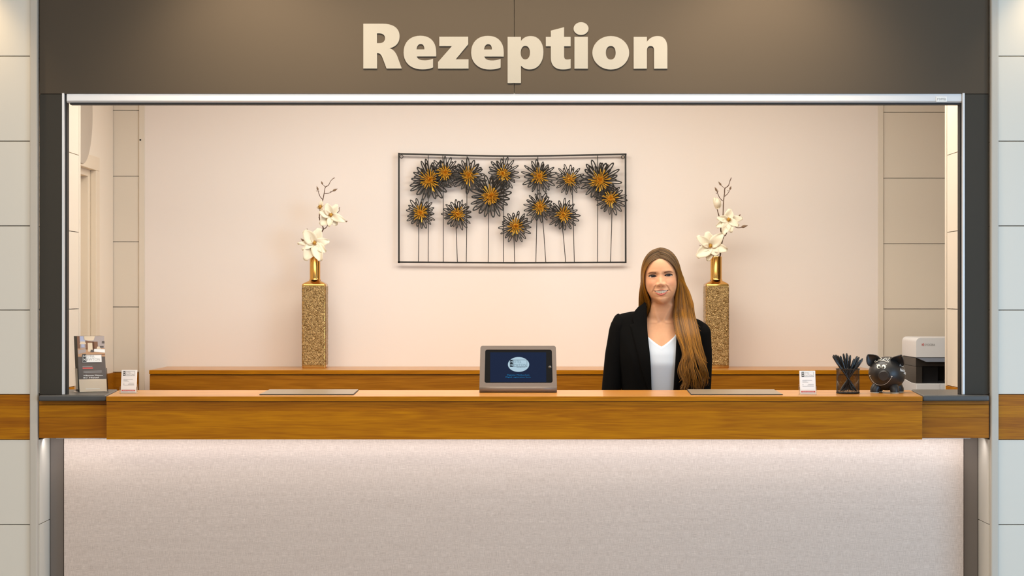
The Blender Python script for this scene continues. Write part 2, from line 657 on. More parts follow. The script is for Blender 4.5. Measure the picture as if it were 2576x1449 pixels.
# ------------------------------------------------------------------ setting
JZ = [0.352, 0.6644, 0.979, 1.1468, 1.4585, 1.770, 2.0835, 2.398, 2.7105, 3.02, 3.25]
G = 0.0014


def struct(name, label=None):
    o = empty(name, kind='structure')
    return o


def s_mesh(mb, name, m, **kw):
    o = mb.build(name, m, **kw)
    o['kind'] = 'structure'
    return o


s_mesh(MB().box(-4.5, 4.5, -9, 4.2, -0.1, 0.0), 'floor', M['floor'])
s_mesh(MB().box(-4.5, 4.5, -9, -0.005, 3.25, 3.32), 'ceiling', M['ceil'])
s_mesh(MB().box(-3.4, 3.6, 0.0, 4.2, 2.72, 2.8), 'ceiling_office', M['ceil'])

XL, XR = -1.751, 1.7665     # inner faces of the two piers
for side, xi, xo, nm in ((-1, XL, -4.4, 'wall_left'), (1, XR, 4.4, 'wall_right')):
    w = struct(nm)
    # the pier core, its joints recessed behind the panels
    a, b = sorted((xi+side*0.028, xo))
    MB().box(a, b, 0.012, 0.69, 0, 3.25).build('core', M['gap'], w)
    pe = (77-U0)/680 if side < 0 else (2510-U0)/680
    for i in range(len(JZ)):
        z0 = JZ[i-1] if i else 0.0
        z1 = JZ[i]
        if i == 3:
            continue        # the wooden band
        x0, x1 = sorted((pe, pe+side*0.625))
        MB().box(x0, x1, 0.0, 0.014, z0+G, z1-G).build('panel', M['panel'], w, bevel=0.0008)
        x2, x3 = sorted((pe+side*0.629, xo))
        MB().box(x2, x3, 0.0, 0.014, z0+G, z1-G).build('panel', M['panel'], w, bevel=0.0008)
        # reveal panels on the inner face of the pier
        mi_ = M['panel'] if z1 < 0.99 else M['panel_in']
        x4, x5 = sorted((xi, xi+side*0.012))
        if z1 < 0.99:
            MB().box(x4, x5, 0.014, 0.165, z0+G, z1-G).build('panel', mi_, w)
        xr0 = -1.764 if side < 0 else 1.772
        x4, x5 = sorted((xr0, xr0+side*0.012))
        if z0 > 1.1:
            MB().box(x4, x5, 0.06, 0.69, z0+G, z1-G).build('panel', mi_, w)
    t = MB()
    x0, x1 = sorted((pe+side*0.001, pe+side*-0.0275))
    t.box(x0, x1, -0.012, 0.014, 0, 3.25)
    t.build('corner_profile', M['trim'], w, bevel=0.005, bseg=3)
    # end profile of the pier towards the office
    xr0 = -1.764 if side < 0 else 1.770
    x0, x1 = sorted((xr0-side*0.002, xr0+side*0.02))
    MB().box(x0, x1, 0.691, 0.715, 0.0, 2.72).build('end_profile', M['panel_in'], w, bevel=0.002)

# wooden band along the piers (front and inside)
bn = 1
for side, nm in ((-1, 'trim_1'), (1, 'trim_2')):
    pe = (77-U0)/680 if side < 0 else (2510-U0)/680
    w = struct(nm)
    zz = [0.980, 1.022, 1.062, 1.104, 1.1455]
    for i in range(4):
        x0, x1 = sorted((pe, pe+side*2.0))
        MB().box(x0, x1, -0.002, 0.014, zz[i]+0.0002, zz[i+1]).build('stave', M['oak_dark' if i % 2 else 'oak'], w)
    xr0 = -1.764 if side < 0 else 1.770
    x0, x1 = sorted((xr0-side*0.004, xr0+side*0.012))
    MB().box(x0, x1, 0.43, 0.69, 0.98, 1.1455).build('inner_band', M['oak'], w)

# fascia and jambs
w = struct('wall_front')
zf = ZC+(V0-236)/679.0
MB().box(XL+0.0005, 0.0075, 0.008, 0.05, zf, 3.25).build('fascia_board', M['fascia'], w, bevel=0.0008)
MB().box(0.0088, XR-0.0005, 0.008, 0.05, zf, 3.25).build('fascia_board', M['fascia'], w, bevel=0.0008)
MB().box(XL+0.01, XR-0.01, 0.05, 0.20, 2.30, 3.05).build('fascia_core', M['gap'], w)
MB().box(XL+0.0005, -1.668, 0.009, 0.055, 1.146, zf-0.0015).build('jamb_board', M['jamb'], w, bevel=0.0008)
MB().box(1.678, XR-0.0005, 0.009, 0.055, 1.146, zf-0.0015).build('jamb_board', M['jamb'], w, bevel=0.0008)

# back wall: plaster in the middle, panels at both ends
w = struct('wall_back')
MB().box(-1.754, 1.748, 1.995, 2.10, 0, 2.72).build('plaster_field', M['plaster'], w)
MB().box(-3.4, 3.6, 2.012, 2.10, 0, 2.72).build('core', M['gap'], w)
for dz, (xa, xb) in ((0.0, (-1.93, -1.783)), (-0.0095, (1.775, 2.45))):
    for i in range(len(JZ)-1):
        z0 = (JZ[i-1] if i else -0.02)+dz
        z1 = JZ[i]+dz
        if i == 3 and xa < 0:
            continue
        MB().box(xa, xb, 2.0, 2.013, max(0, z0+G), min(2.72, z1-G)).build('panel', M['panel_in'], w)
MB().box(2.452, 3.6, 2.0, 2.013, 0, 2.72).build('panel', M['panel_in'], w)
t = MB().box(-1.782, -1.7545, 1.993, 2.013, 0, 2.72).build('joint_profile', M['panel_in'], w, bevel=0.002)
MB().box(1.7485, 1.7745, 1.993, 2.013, 0, 2.72).build('joint_profile', M['panel_in'], w, bevel=0.002)
c = P(353, 352, 1.992)
MB().ball(c, (0.0045, 0.002, 0.0045)).build('screw', M['rubber'], w, smooth=True)
w = struct('trim_3')
MB().box(-1.93, -1.783, 1.985, 2.013, 0.98, 1.1455).build('band_board', M['oak_back'], w)
MB().box(-1.93, -1.893, 1.66, 1.985, 0.98, 1.1455).build('band_board', M['oak_back'], w)

# wall on the left of the office, with a door
w = struct('wall_office_left')
mb = MB()
mb.box(-2.02, -1.906, 1.612, 1.994, 0, 2.72)
mb.box(-2.02, -1.906, 0.72, 1.612, 2.092, 2.72)
mb.build('plaster_field', M['white_paint'], w)
w = struct('door_1')
MB().box(-1.925, -1.898, 1.6065, 1.675, 0, 2.0845).build('casing', M['door_paint'], w, bevel=0.002)
MB().box(-1.925, -1.898, 0.72, 1.675, 2.085, 2.147).build('casing', M['door_paint'], w, bevel=0.002)
MB().box(-2.02, -1.9255, 1.565, 1.6115, 0, 2.0915).build('jamb', M['door_paint'], w, bevel=0.002)
MB().box(-2.02, -1.9255, 0.72, 1.5645, 2.055, 2.0915).build('jamb', M['door_paint'], w, bevel=0.002)
MB().box(-2.00, -1.965, 0.72, 1.563, 0.005, 2.053).build('leaf', M['door_paint'], w, bevel=0.002)
s_mesh(MB().box(-3.4, -3.3, 0.7, 2.1, 0, 2.72), 'wall_west', M['white_paint'])
s_mesh(MB().box(3.5, 3.6, 0.7, 2.1, 0, 2.72), 'wall_east', M['white_paint'])

# round grey disc over the doorway
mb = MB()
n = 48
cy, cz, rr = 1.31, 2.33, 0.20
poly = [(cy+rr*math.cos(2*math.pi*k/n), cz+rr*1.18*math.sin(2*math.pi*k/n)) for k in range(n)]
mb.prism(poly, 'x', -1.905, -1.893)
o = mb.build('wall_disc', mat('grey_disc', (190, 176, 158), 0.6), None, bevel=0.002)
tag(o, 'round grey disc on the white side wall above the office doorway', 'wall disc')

# ------------------------------------------------------------------ roller shutter
sh = empty('roller_shutter', (0, 0.05, 2.20), None, 'silver roller shutter rolled up under the dark fascia, with two guide rails', 'shutter')
x0, x1 = -1.6515, 1.668
z0, z1 = ZC+(V0-262)/674.0, ZC+(V0-236.5)/674.0
prof = [(0.012, z1), (0.012, z0+0.006), (0.020, z0), (0.055, z0), (0.055, z1)]
MB().prism(prof, 'x', x0, x1).build('end_bar', M['alu'], sh, bevel=0.003, bseg=3)
MB().box(x0+0.012, x1-0.004, 0.018, 0.05, z0-0.006, z0).build('rubber_seal', M['rubber'], sh)
MB().box(x0+0.0, x1, 0.056, 0.075, z0+0.004, z1+0.4).build('curtain', M['alu'], sh)
for xa, s in ((-1.667, 1), (1.677, -1)):
    m = MB()
    a, b = sorted((xa, xa+s*0.009))
    m.box(a, b, 0.006, 0.058, 1.1455, zf+0.003)
    m.build('guide_rail', M['alu'], sh, bevel=0.0015)
    a, b = sorted((xa+s*0.0092, xa+s*0.0145))
    MB().box(a, b, 0.022, 0.058, 1.1455, zf-0.002).build('rail_brush', M['rubber'], sh)
# small maker's plate
p0, p1 = P(2355, 256, 0.0105), P(2382, 243, 0.0105)
MB().box(p0.x, p1.x, 0.0085, 0.013, p0.z, p1.z).build('badge', M['ink_white'], sh, bevel=0.0008)
m = MB()
put_text(m, 'roma', Vector((p0.x, 0.0082, p0.z)), Vector((1, 0, 0)), Vector((0, 0, 1)), 0.004, 0.005, 0.031, 0.009)
m.build('badge_print', M['ink_grey'], sh)

# ------------------------------------------------------------------ lettering


def pathpx(cmds, sc_, ox, oy):
    """'M/L/C' commands in crop pixels -> bezier triples in photo pixels"""
    pts = []
    for c_ in cmds:
        q = [(ox+c_[i]/sc_, oy+c_[i+1]/sc_) for i in range(1, len(c_), 2)]
        if c_[0] in 'ML':
            pts.append([q[0], q[0], q[0]])
        else:
            pts[-1][2] = q[0]
            pts.append([q[1], q[2], q[2]])
    if abs(pts[0][1][0]-pts[-1][1][0])+abs(pts[0][1][1]-pts[-1][1][1]) < 0.01:
        pts[0][0] = pts[-1][0]
        pts.pop()
    return pts


def ell(cx, cy, rx, ry, k=0.5523):
    return [('M', cx, cy-ry), ('C', cx+rx*k, cy-ry, cx+rx, cy-ry*k, cx+rx, cy), ('C', cx+rx, cy+ry*k, cx+rx*k, cy+ry, cx, cy+ry),
            ('C', cx-rx*k, cy+ry, cx-rx, cy+ry*k, cx-rx, cy), ('C', cx-rx, cy-ry*k, cx-rx*k, cy-ry, cx, cy-ry)]


A = (6.44, 900, 40)
B = (5.8545, 1260, 40)


def e_glyph(dx, dy):
    g = [('M', 1271, 657), ('L', 957, 657), ('C', 970, 705, 1015, 721, 1085, 721), ('C', 1135, 721, 1180, 710, 1220, 695),
         ('L', 1220, 836), ('C', 1170, 858, 1110, 868, 1045, 868), ('C', 860, 868, 743, 760, 743, 595),
         ('C', 743, 425, 850, 322, 1015, 322), ('C', 1180, 322, 1271, 425, 1271, 590)]
    h = [('M', 953, 543), ('L', 1079, 543), ('C', 1079, 490, 1060, 457, 1020, 457), ('C', 980, 457, 957, 490, 953, 543)]
    sh_ = lambda L: [(c_[0],)+tuple(v+(dx if i % 2 == 0 else dy) for i, v in enumerate(c_[1:])) for c_ in L]
    return [sh_(g), sh_(h)]


GL = [
    (A, [[('M', 90, 128), ('L', 405, 128), ('C', 590, 128, 678, 210, 678, 330), ('C', 678, 440, 615, 505, 513, 525),
          ('C', 580, 540, 620, 600, 645, 665), ('L', 713, 853), ('L', 467, 853), ('L', 405, 690), ('C', 385, 635, 360, 602, 313, 600),
          ('L', 313, 853), ('L', 90, 853)],
         [('M', 311, 284), ('L', 345, 284), ('C', 410, 284, 442, 315, 442, 362), ('C', 442, 410, 410, 443, 350, 443), ('L', 311, 443)]]),
    (A, e_glyph(0, 0)),
    (A, [[('M', 1321, 338), ('L', 1789, 338), ('L', 1789, 462), ('L', 1587, 704), ('L', 1795, 704), ('L', 1795, 855), ('L', 1301, 855),
          ('L', 1301, 747), ('L', 1526, 490), ('L', 1321, 490)]]),
    (A, e_glyph(1094, 2)),
    (B, [[('M', 99, 310), ('L', 296, 310), ('L', 296, 370), ('C', 330, 322, 380, 297, 440, 297), ('C', 555, 297, 627, 395, 627, 530),
          ('C', 627, 690, 540, 790, 425, 790), ('C', 370, 790, 325, 768, 296, 732), ('L', 296, 990), ('L', 99, 990)], ell(360, 542, 68, 100, .6)]),
    (B, [[('M', 736, 218), ('L', 931, 167), ('L', 931, 310), ('L', 1027, 310), ('L', 1027, 448), ('L', 931, 448), ('L', 931, 590),
          ('C', 931, 628, 945, 643, 975, 643), ('C', 995, 643, 1010, 641, 1027, 635), ('L', 1027, 771), ('C', 995, 784, 960, 790, 910, 790),
          ('C', 800, 790, 736, 730, 736, 620), ('L', 736, 448), ('L', 662, 448), ('L', 662, 310), ('L', 736, 310)]]),
    (B, [[('M', 1083, 310), ('L', 1281, 310), ('L', 1281, 778), ('L', 1083, 778)], ell(1181, 188, 110, 94)]),
    (B, [ell(1618, 544, 271, 247), ell(1618, 544, 72, 100, .62)]),
    (B, [[('M', 1955, 310), ('L', 2150, 310), ('L', 2150, 382), ('C', 2190, 325, 2245, 297, 2310, 297), ('C', 2405, 297, 2452, 365, 2452, 480),
          ('L', 2452, 778), ('L', 2256, 778), ('L', 2256, 510), ('C', 2256, 465, 2240, 444, 2205, 444), ('C', 2170, 444, 2150, 468, 2150, 515),
          ('L', 2150, 778), ('L', 1955, 778)]]),
]
sg = empty('wall_lettering', (0.01, 0.008, 2.35), None, 'big cream bold lettering reading Rezeption on the dark fascia', 'lettering')
YL = 0.006
for (sc_, ox, oy), paths in GL:
    spl = []
    for pth in paths:
        tr = pathpx(pth, sc_, ox, oy)
        spl.append([tuple((P(q[0], q[1], YL).x, P(q[0], q[1], YL).z) for q in tri) for tri in tr])
    vv, ff = curve_mesh(spl, 0.002)
    mb = MB()
    mb.add([(a, YL+c_*1.0, b) for a, b, c_ in vv], ff)
    mb.build('letter', M['letter'], sg)

# ------------------------------------------------------------------ front counter
ZT = 1.142          # oak top
ZS = 1.145          # dark side slabs
ct = empty('reception_counter', (0, 0.1, 0), None, 'long oak reception counter with a linen-clad front and dark end tops', 'counter')
xa, xb = (268-U0)/685.0, (2320-U0)/685.0
XA2, XB2 = (300-U0)*7.262/F, (2289-U0)*7.262/F
# top board, cut at an angle at both ends
top = MB()
poly = [(xa, -0.052), (xb, -0.052), (XB2, 0.41), (XA2, 0.41)]
top.prism(poly, 'z', ZT-0.0175, ZT)
top.build('top_board', M['oak_top'], ct, bevel=0.0012)
eg = MB().box(xa, xb, -0.0545, -0.052, ZT-0.0175, ZT-0.0008)
eg.build('top_edge', M['oak'], ct)
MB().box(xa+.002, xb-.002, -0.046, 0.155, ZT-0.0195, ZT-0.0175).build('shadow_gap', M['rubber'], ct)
zb = 0.9838
MB().box(xa, xb, -0.05, -0.028, ZT-0.0195-0.0345, ZT-0.0195).build('front_board', M['oak_dark'], ct, bevel=0.0006)
MB().box(xa, xb, -0.05, -0.028, zb, ZT-0.0195-0.0347).build('front_board', M['oak'], ct, bevel=0.0006)
MB().box(xa, xa+0.02, -0.028, 0.16, zb, ZT-0.0195).build('end_board', M['oak'], ct)
MB().box(xb-0.02, xb, -0.028, 0.16, zb, ZT-0.0195).build('end_board', M['oak'], ct)
# end cabinets under the dark slabs
for xs, xe, in_x in ((-1.7495, xa-0.002, XA2), (1.7645, xb+0.002, XB2)):
    a, b = sorted((xs, xe))
    zt2 = ZS-0.023
    MB().box(a, b, 0.0, 0.03, zt2-0.0135, zt2-0.0005).build('end_strip', M['oak_dark'], ct, bevel=0.0005)
    MB().box(a, b, 0.0, 0.03, 1.062, zt2-0.0150).build('end_front_board', M['oak'], ct, bevel=0.0005)
    MB().box(a, b, 0.0, 0.03, zb+0.001, 1.0615).build('end_front_board', M['oak_dark'], ct, bevel=0.0005)
    inner0 = xe + (-0.004 if xe < 0 else 0.004)
    s = -1 if xe < 0 else 1
    pl = [(xs-s*0.006, -0.03), (xe+s*0.004, -0.03), (in_x+s*0.003, 0.40), (xs-s*0.001, 0.40)]
    if s < 0:
        pl = [pl[0], pl[1], pl[2], pl[3]]
    MB().prism(pl, 'z', ZS-0.022, ZS).build('end_slab', M['slab'], ct, bevel=0.006, bseg=4)
# clad body
MB().box((161-U0)*6.99/F, (2424-U0)*6.99/F, 0.14, 0.165, 0.06, zb).build('linen_panel', M['linen'], ct, bevel=0.001)
for u0_, u1_ in ((123, 161), (2424, 2464)):
    MB().box(max(-1.7505, (u0_-U0)*7.02/F), min(1.766, (u1_-U0)*7.02/F), 0.166, 0.40, 0.0, zb).build('post', M['post'], ct, bevel=0.002)
MB().box((161-U0)*7.0/F+.004, (2424-U0)*7.0/F-.004, 0.168, 0.38, 0.0, ZT-0.03).build('carcass', M['oak_back'], ct)
MB().box(-1.70, 1.71, 0.055, 0.075, 0.979, 0.9836).build('led_strip', M['ink_white'], ct)

# ------------------------------------------------------------------ back counter
bc = empty('back_counter', (0, 1.78, 0), None, 'low oak back counter against the cream wall, under the vases', 'counter')
ZB = 1.174
MB().box(-1.648, 1.653, 1.565, 1.994, ZB-0.0195, ZB).build('top_board', M['oak_top'], bc, bevel=0.0012)
MB().box(-1.6485, 1.6535, 1.5625, 1.565, ZB-0.0195, ZB-0.0008).build('top_edge', M['oak'], bc)
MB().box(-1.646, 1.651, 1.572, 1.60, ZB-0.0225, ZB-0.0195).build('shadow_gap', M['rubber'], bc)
MB().box(-1.647, 1.652, 1.567, 1.60, 1.02, ZB-0.0225).build('front_board', M['oak_back'], bc, bevel=0.0006)
MB().box(-1.647, 1.652, 1.567, 1.60, 0.52, 1.0195).build('front_board', M['oak_back'], bc, bevel=0.0006)
MB().box(-1.647, 1.652, 1.567, 1.60, 0.02, 0.5195).build('front_board', M['oak_back'], bc, bevel=0.0006)
MB().box(-1.647, -1.62, 1.60, 1.994, 0.0, ZB-0.0195).build('end_board', M['oak_back'], bc)
MB().box(1.625, 1.652, 1.60, 1.994, 0.0, ZB-0.0195).build('end_board', M['oak_back'], bc)

# ------------------------------------------------------------------ wall art
YA = 1.966
sA = F/(D+YA)
wa = empty('wall_art', tuple(P(1289, 660, YA)), None, 'black iron wall art of gold-centred flowers in a thin frame on the cream wall', 'wall art')


def pa(u, v, d=0.0):
    return P(u, v, YA+d)


top_pts = [(1002, 387), (1080, 389), (1160, 391), (1240, 392.5), (1300, 393), (1380, 392), (1460, 390.5), (1530, 389), (1576, 388)]
mb = MB()
r_ = 2.9/sA
mb.tube([pa(u, v) for u, v in top_pts], r_, 4, ref=(0, 1, 1))
mb.tube([pa(1003.5, 384.5), pa(1003.5, 662)], r_, 4, ref=(1, 1, 0))
mb.tube([pa(1573.5, 386), pa(1574, 662)], r_, 4, ref=(1, 1, 0))
mb.tube([pa(1001, 659.5), pa(1150, 660.5), pa(1300, 661), pa(1450, 660.5), pa(1576, 660)], r_, 4, ref=(0, 1, 1))
mb.build('frame', M['black_metal'], wa)
for u, v in ((1010, 394), (1567, 395.5)):
    mb = MB()
    mb.tube([pa(u+4*math.cos(a), v+4*math.sin(a)) for a in np.linspace(0, 2*math.pi, 17)], 0.9/sA, 6)
    mb.build('hanging_ring', M['black_metal'], wa, smooth=True)

FL = [  # centre, radius, depth, stem (top u, v, bottom u)
    (1081.5, 454, 55, 0.00, (1077, 390, 1077)), (1120, 435, 41, -.012, (1114, 392, 1115)), (1179, 443, 46, .004, (1175, 392, 1173)),
    (1265.5, 438, 43, .004, (1266.5, 394, 1266.5)), (1356.6, 445, 46, 0, (1353, 393, 1348)), (1432, 452, 39, -.006, (1439, 455, 1444.7)),
    (1508.5, 455, 55, .004, (1503.5, 391, 1503)), (1234.5, 495, 56, -.014, (1229, 500, 1228)), (1358, 521, 41, -.010, (1363, 525, 1373)),
    (1535.6, 501, 42, -.014, (1540, 505, 1535.6)), (1058, 537, 41, 0, (1053, 540, 1052.7)), (1151, 539, 41, -.006, (1146, 540, 1150.5)),
    (1417, 541, 42, 0, (1412, 545, 1423)), (1297, 570, 42, -.006, (1291.5, 570, 1294.5))]


def petal_ring(mb, c, R, r0, n, wid, tilt, ph, thick):
    """n open teardrop loops cut from sheet: c centre, wid loop half width"""
    for k in range(n):
        a = ph+2*math.pi*(k+random.uniform(-.18, .18))/n
        L = R*random.uniform(0.84, 1.06)
        ww = wid*random.uniform(0.8, 1.15)
        d = Vector((math.cos(a), 0, math.sin(a)))
        e = Vector((-math.sin(a), 0, math.cos(a)))
        til = tilt*random.uniform(0.7, 1.3)
        out, inn = [], []
        m = 16
        for i in range(m):
            th = 2*math.pi*i/m
            # teardrop: wide near the tip
            t = 0.5-0.5*math.cos(th)
            s_ = math.sin(th)*(0.45+0.75*t)
            for lst, off in ((out, 0.0), (inn, thick)):
                tt = r0+(L-r0)*t
                tt += -off*1.3 if t > 0.5 else off*2.2
                x = s_*max(ww-off, ww*0.25)
                y = -til*(max(0, tt-r0)/R)**1.5*R
                lst.append(c+d*tt+e*x+Vector((0, y, 0)))
        fs = []
        for i in range(m):
            j = (i+1) % m
            fs.append((i, j, m+j, m+i))
        mb.add(out+inn, fs)


for (u, v, R, dd, st) in FL:
    c = pa(u, v, dd)
    Rm = R/sA
    fl = empty('flower', tuple(c), wa)
    mb = MB()
    ph = random.random()*6.28
    petal_ring(mb, c, Rm, Rm*0.08, 19 if R > 50 else 17, Rm*0.104, 0.10, ph, Rm*0.058)
    mb.build('outer_petals', M['black_metal'], fl, solid=0.0012)
    mb = MB()
    petal_ring(mb, c+Vector((0, -0.006, 0)), Rm*0.80, Rm*0.08, 17 if R > 50 else 15, Rm*0.092, 0.30, ph+0.17, Rm*0.054)
    mb.lathe((0, 0, 0), [(0.001, 0), (Rm*0.17, 0), (Rm*0.17, 0.002), (0.001, 0.002)], 16)
    # turn the hub plate to face the room
    nl = 4*16
    for i in range(len(mb.v)-nl, len(mb.v)):
        x, y, z = mb.v[i]
        mb.v[i] = (c.x+x, c.y-0.004-z, c.z+y)
    mb.build('inner_petals', M['black_metal'], fl, solid=0.0012)
    mb = MB()
    ns = 58 if R > 50 else 44
    c2 = c+Vector((0, -0.010, 0))
    for k in range(ns):
        a = 2*math.pi*(k+random.uniform(-.3, .3))/ns
        lift = random.uniform(0.15, 0.95)
        L = Rm*random.uniform(0.36, 0.62)
        if k % 3 == 0:
            L *= 0.7
            lift = random.uniform(0.9, 1.3)
        d = Vector((math.cos(a)*math.cos(lift), -math.sin(lift), math.sin(a)*math.cos(lift)))
        mb.tube([c2, c2+d*L*0.6, c2+d*L*0.93, c2+d*L], [0.0011, 0.0013, 0.0023, 0.0013], 5)
    mb.build('gold_center', M['gold_rod'], fl, smooth=True)
    mb = MB()
    mb.tube([pa(st[0], st[1], 0.012+max(dd, -.004)), pa((st[0]+st[2])/2+0.5, (st[1]+660)/2, 0.006), pa(st[2], 660, 0.0)], 1.05/sA, 6)
    mb.build('stem', M['black_metal'], fl, smooth=True)

# ------------------------------------------------------------------ vases with magnolia
YV = 1.845


def vase(u, hw, vt, vb, neck_hw, vn, where):
    s = (D+YV)/F
    c = P(u, vb, YV)
    c.z = ZB
    v = empty('bottle_vase', tuple(c), None, 'tall square gold bottle vase with hammered sides, '+where, 'vase', 'gold bottle vases on the back counter')
    hw_ = hw*s
    zt = P(u, vt, YV).z
    zn = P(u, vn, YV).z
    r = 0.008
    def sq(h, z, rr):
        pts = []
        for cx, cy, a0 in ((1, 1, 0), (-1, 1, 90), (-1, -1, 180), (1, -1, 270)):
            for k in range(5):
                a = math.radians(a0+90*k/4)
                pts.append((c.x+cx*(h-rr)+rr*math.cos(a), c.y+cy*(h-rr)+rr*math.sin(a), z))
        return pts
    mb = MB()
    rows = [sq(hw_-0.004, ZB, r), sq(hw_-0.001, ZB+0.003, r), sq(hw_-0.001, zt-0.016, r), sq(hw_-0.002, zt-0.008, r), sq(hw_-0.010, zt-0.001, r)]
    # shoulder blends into the round neck
    for t in (0.35, 0.7, 1.0):
        base = sq(hw_-0.010, zt, r)
        n = len(base)
        nr = neck_hw*s+0.004
        ring = []
        for k, p in enumerate(base):
            a = math.atan2(p[1]-c.y, p[0]-c.x)
            ring.append((p[0]*(1-t)+(c.x+nr*math.cos(a))*t, p[1]*(1-t)+(c.y+nr*math.sin(a))*t, zt+0.012*t**1.5))
        rows.append(ring)
    mb.grid(rows, closed=True)
    mb.add(rows[0], [tuple(range(len(rows[0])-1, -1, -1))])
    mb.build('body', M['gold'], v, smooth=True)
    # hammered plates proud of the four faces
    e = hw_-0.0005
    for dx, dy in ((0, -1), (0, 1), (1, 0), (-1, 0)):
        mb = MB()
        nx, nz = 16, 64
        rows = []
        for j in range(nz+1):
            row = []
            for i in range(nx+1):
                a = (i/nx*2-1)*(hw_-0.0035)
                z = ZB+0.010+(zt-0.013-ZB-0.010)*j/nz
                edge = i in (0, nx) or j in (0, nz)
                off = e-0.002 if edge else e+random.uniform(-.0005, .0008)
                if dy:
                    row.append((c.x+a*(1 if dy < 0 else -1), c.y+dy*off, z))
                else:
                    row.append((c.x+dx*off, c.y+a*(1 if dx > 0 else -1), z))
            rows.append(row)
        mb.grid(rows)
        mb.build('hammered_plate', M['hammer'], v, smooth=True, angle=180)
    nr = neck_hw*s
    mb = MB()
    mb.lathe((c.x, c.y, 0), [(nr+0.004, zt+0.011), (nr+0.0005, zt+0.016), (nr, zt+0.02), (nr, zn-0.004), (nr-0.001, zn-0.001), (nr-0.003, zn), (nr-0.004, zn-0.03), (0.001, zn-0.03)], 36, cap=False)
    mb.build('neck', M['gold'], v, smooth=True)
    return v


vase(792.5, 30.5, 711, 927, 13.2, 645, 'left of the wall art')
vase(1801.5, 29.8, 711, 929, 14.2, 645, 'behind the person')

sV = (D+YV)/F
CS = 5.794


def magnolia(ox, oy, twigs, buds, blossoms, cup, label, base):
    root = empty('magnolia_branch', tuple(P(base[0], base[1], YV)), None, label, 'flower branch', 'magnolia branches in the gold vases')

    def q(x, y, d=0.0):
        return P(ox+x/CS, oy+y/CS, YV+d)
    mb = MB()
    for pts, r0, r1 in twigs:
        n = len(pts)
        P3 = [q(p[0], p[1], p[2] if len(p) > 2 else 0.0) for p in pts]
        # smooth the polyline
        fine = []
        for i in range(n-1):
            p0, p1, p2, p3 = P3[max(i-1, 0)], P3[i], P3[i+1], P3[min(i+2, n-1)]
            for t in (0, .25, .5, .75):
                fine.append(0.5*((2*p1)+(p2-p0)*t+(2*p0-5*p1+4*p2-p3)*t*t+(3*p1-p0-3*p2+p3)*t**3))
        fine.append(P3[-1])
        rr = [(r0+(r1-r0)*i/(len(fine)-1))/CS*sV*random.uniform(.75, 1.0) for i in range(len(fine))]
        mb.tube(fine, rr, 7)
    mb.build('twig', M['twig'], root, smooth=True)
    for (x0, y0, x1, y1, w) in buds:
        mb = MB()
        a, b = q(x0, y0), q(x1, y1)
        prof = [0.25, 0.75, 1.0, 0.95, 0.7, 0.35, 0.05]
        mb.tube([a.lerp(b, i/6) for i in range(7)], [max(0.1, p)*w/CS*sV*0.5 for p in prof], 9)
        mb.build('bud', M['bud'], root, smooth=True)
    for (cx, cy, dep, tips) in blossoms:
        c = q(cx, cy, dep)
        bl = empty('blossom', tuple(c), root)
        for k, (tx, ty, w) in enumerate(tips):
            tip = q(tx, ty, dep)
            L = (tip-c).length
            ax = (tip-c)/L
            pr = Vector((-ax.z, 0, ax.x))
            wm = w/CS*sV*0.56
            lift = random.uniform(0.10, 0.30)*L
            back = 0.006*(k % 2)
            rows = []
            for i in range(9):
                t = i/8
                pf = (math.sin(math.pi*min(1, (t*0.93+0.07))**0.85))**0.55 if t < 1 else 0.42
                pf = max(pf, 0.22 if t < .5 else 0.42)
                row = []
                for j in range(7):
                    s_ = j/6*2-1
                    cup_ = -abs(s_)**1.8*wm*0.35*(1-0.4*t)
                    y = back-lift*math.sin(t*math.pi*0.62)+cup_+0.003*math.sin(5*t+k+3*s_)
                    tl = t*L*(1-0.05*s_*s_*t)
                    row.append(c+ax*tl+pr*(s_*wm*pf)+Vector((0, y, 0)))
                rows.append(row)
            mb = MB()
            mb.grid(rows)
            mb.build('petal', M['petal'], bl, smooth=True, angle=180, solid=0.0008)
        mb = MB()
        mb.ball(c+Vector((0, -0.010, 0)), (0.0075, 0.012, 0.0085), 12, 8)
        for k in range(26):
            a = random.random()*6.28
            l_ = random.uniform(.008, .0135)
            d = Vector((math.cos(a)*l_, -random.uniform(.004, .014), math.sin(a)*l_))
            mb.tube([c+Vector((0, -.004, 0)), c+Vector((0, -.004, 0))+d], [.0008, .0005], 4)
        mb.build('pistil', M['stamen'], bl, smooth=True)
    if cup:
        bx, by, tips = cup
        c = q(bx, by, 0)
        bl = empty('half_open_blossom', tuple(c), root)
        for k, (tx, ty, w, dd) in enumerate(tips):
            tip = q(tx, ty, dd)
            L = (tip-c).length
            ax = (tip-c)/L
            pr = ax.cross(Vector((0, 1, 0))).normalized()
            wm = w/CS*sV*0.5
            rows = []
            for i in range(8):
                t = i/7
                pf = max(0.2, math.sin(math.pi*(0.08+0.86*t))**0.7)
                rows.append([c+ax*t*L+pr*(s_*wm*pf)+Vector((0, dd*math.sin(t*3.0)*1.2+abs(s_)*wm*.5*(1 if dd < 0 else -1), 0)) for s_ in (-1, -.6, -.2, .2, .6, 1)])
            mb = MB()
            mb.grid(rows)
            mb.build('petal', M['petal'], bl, smooth=True, angle=180, solid=0.0008)
    return root


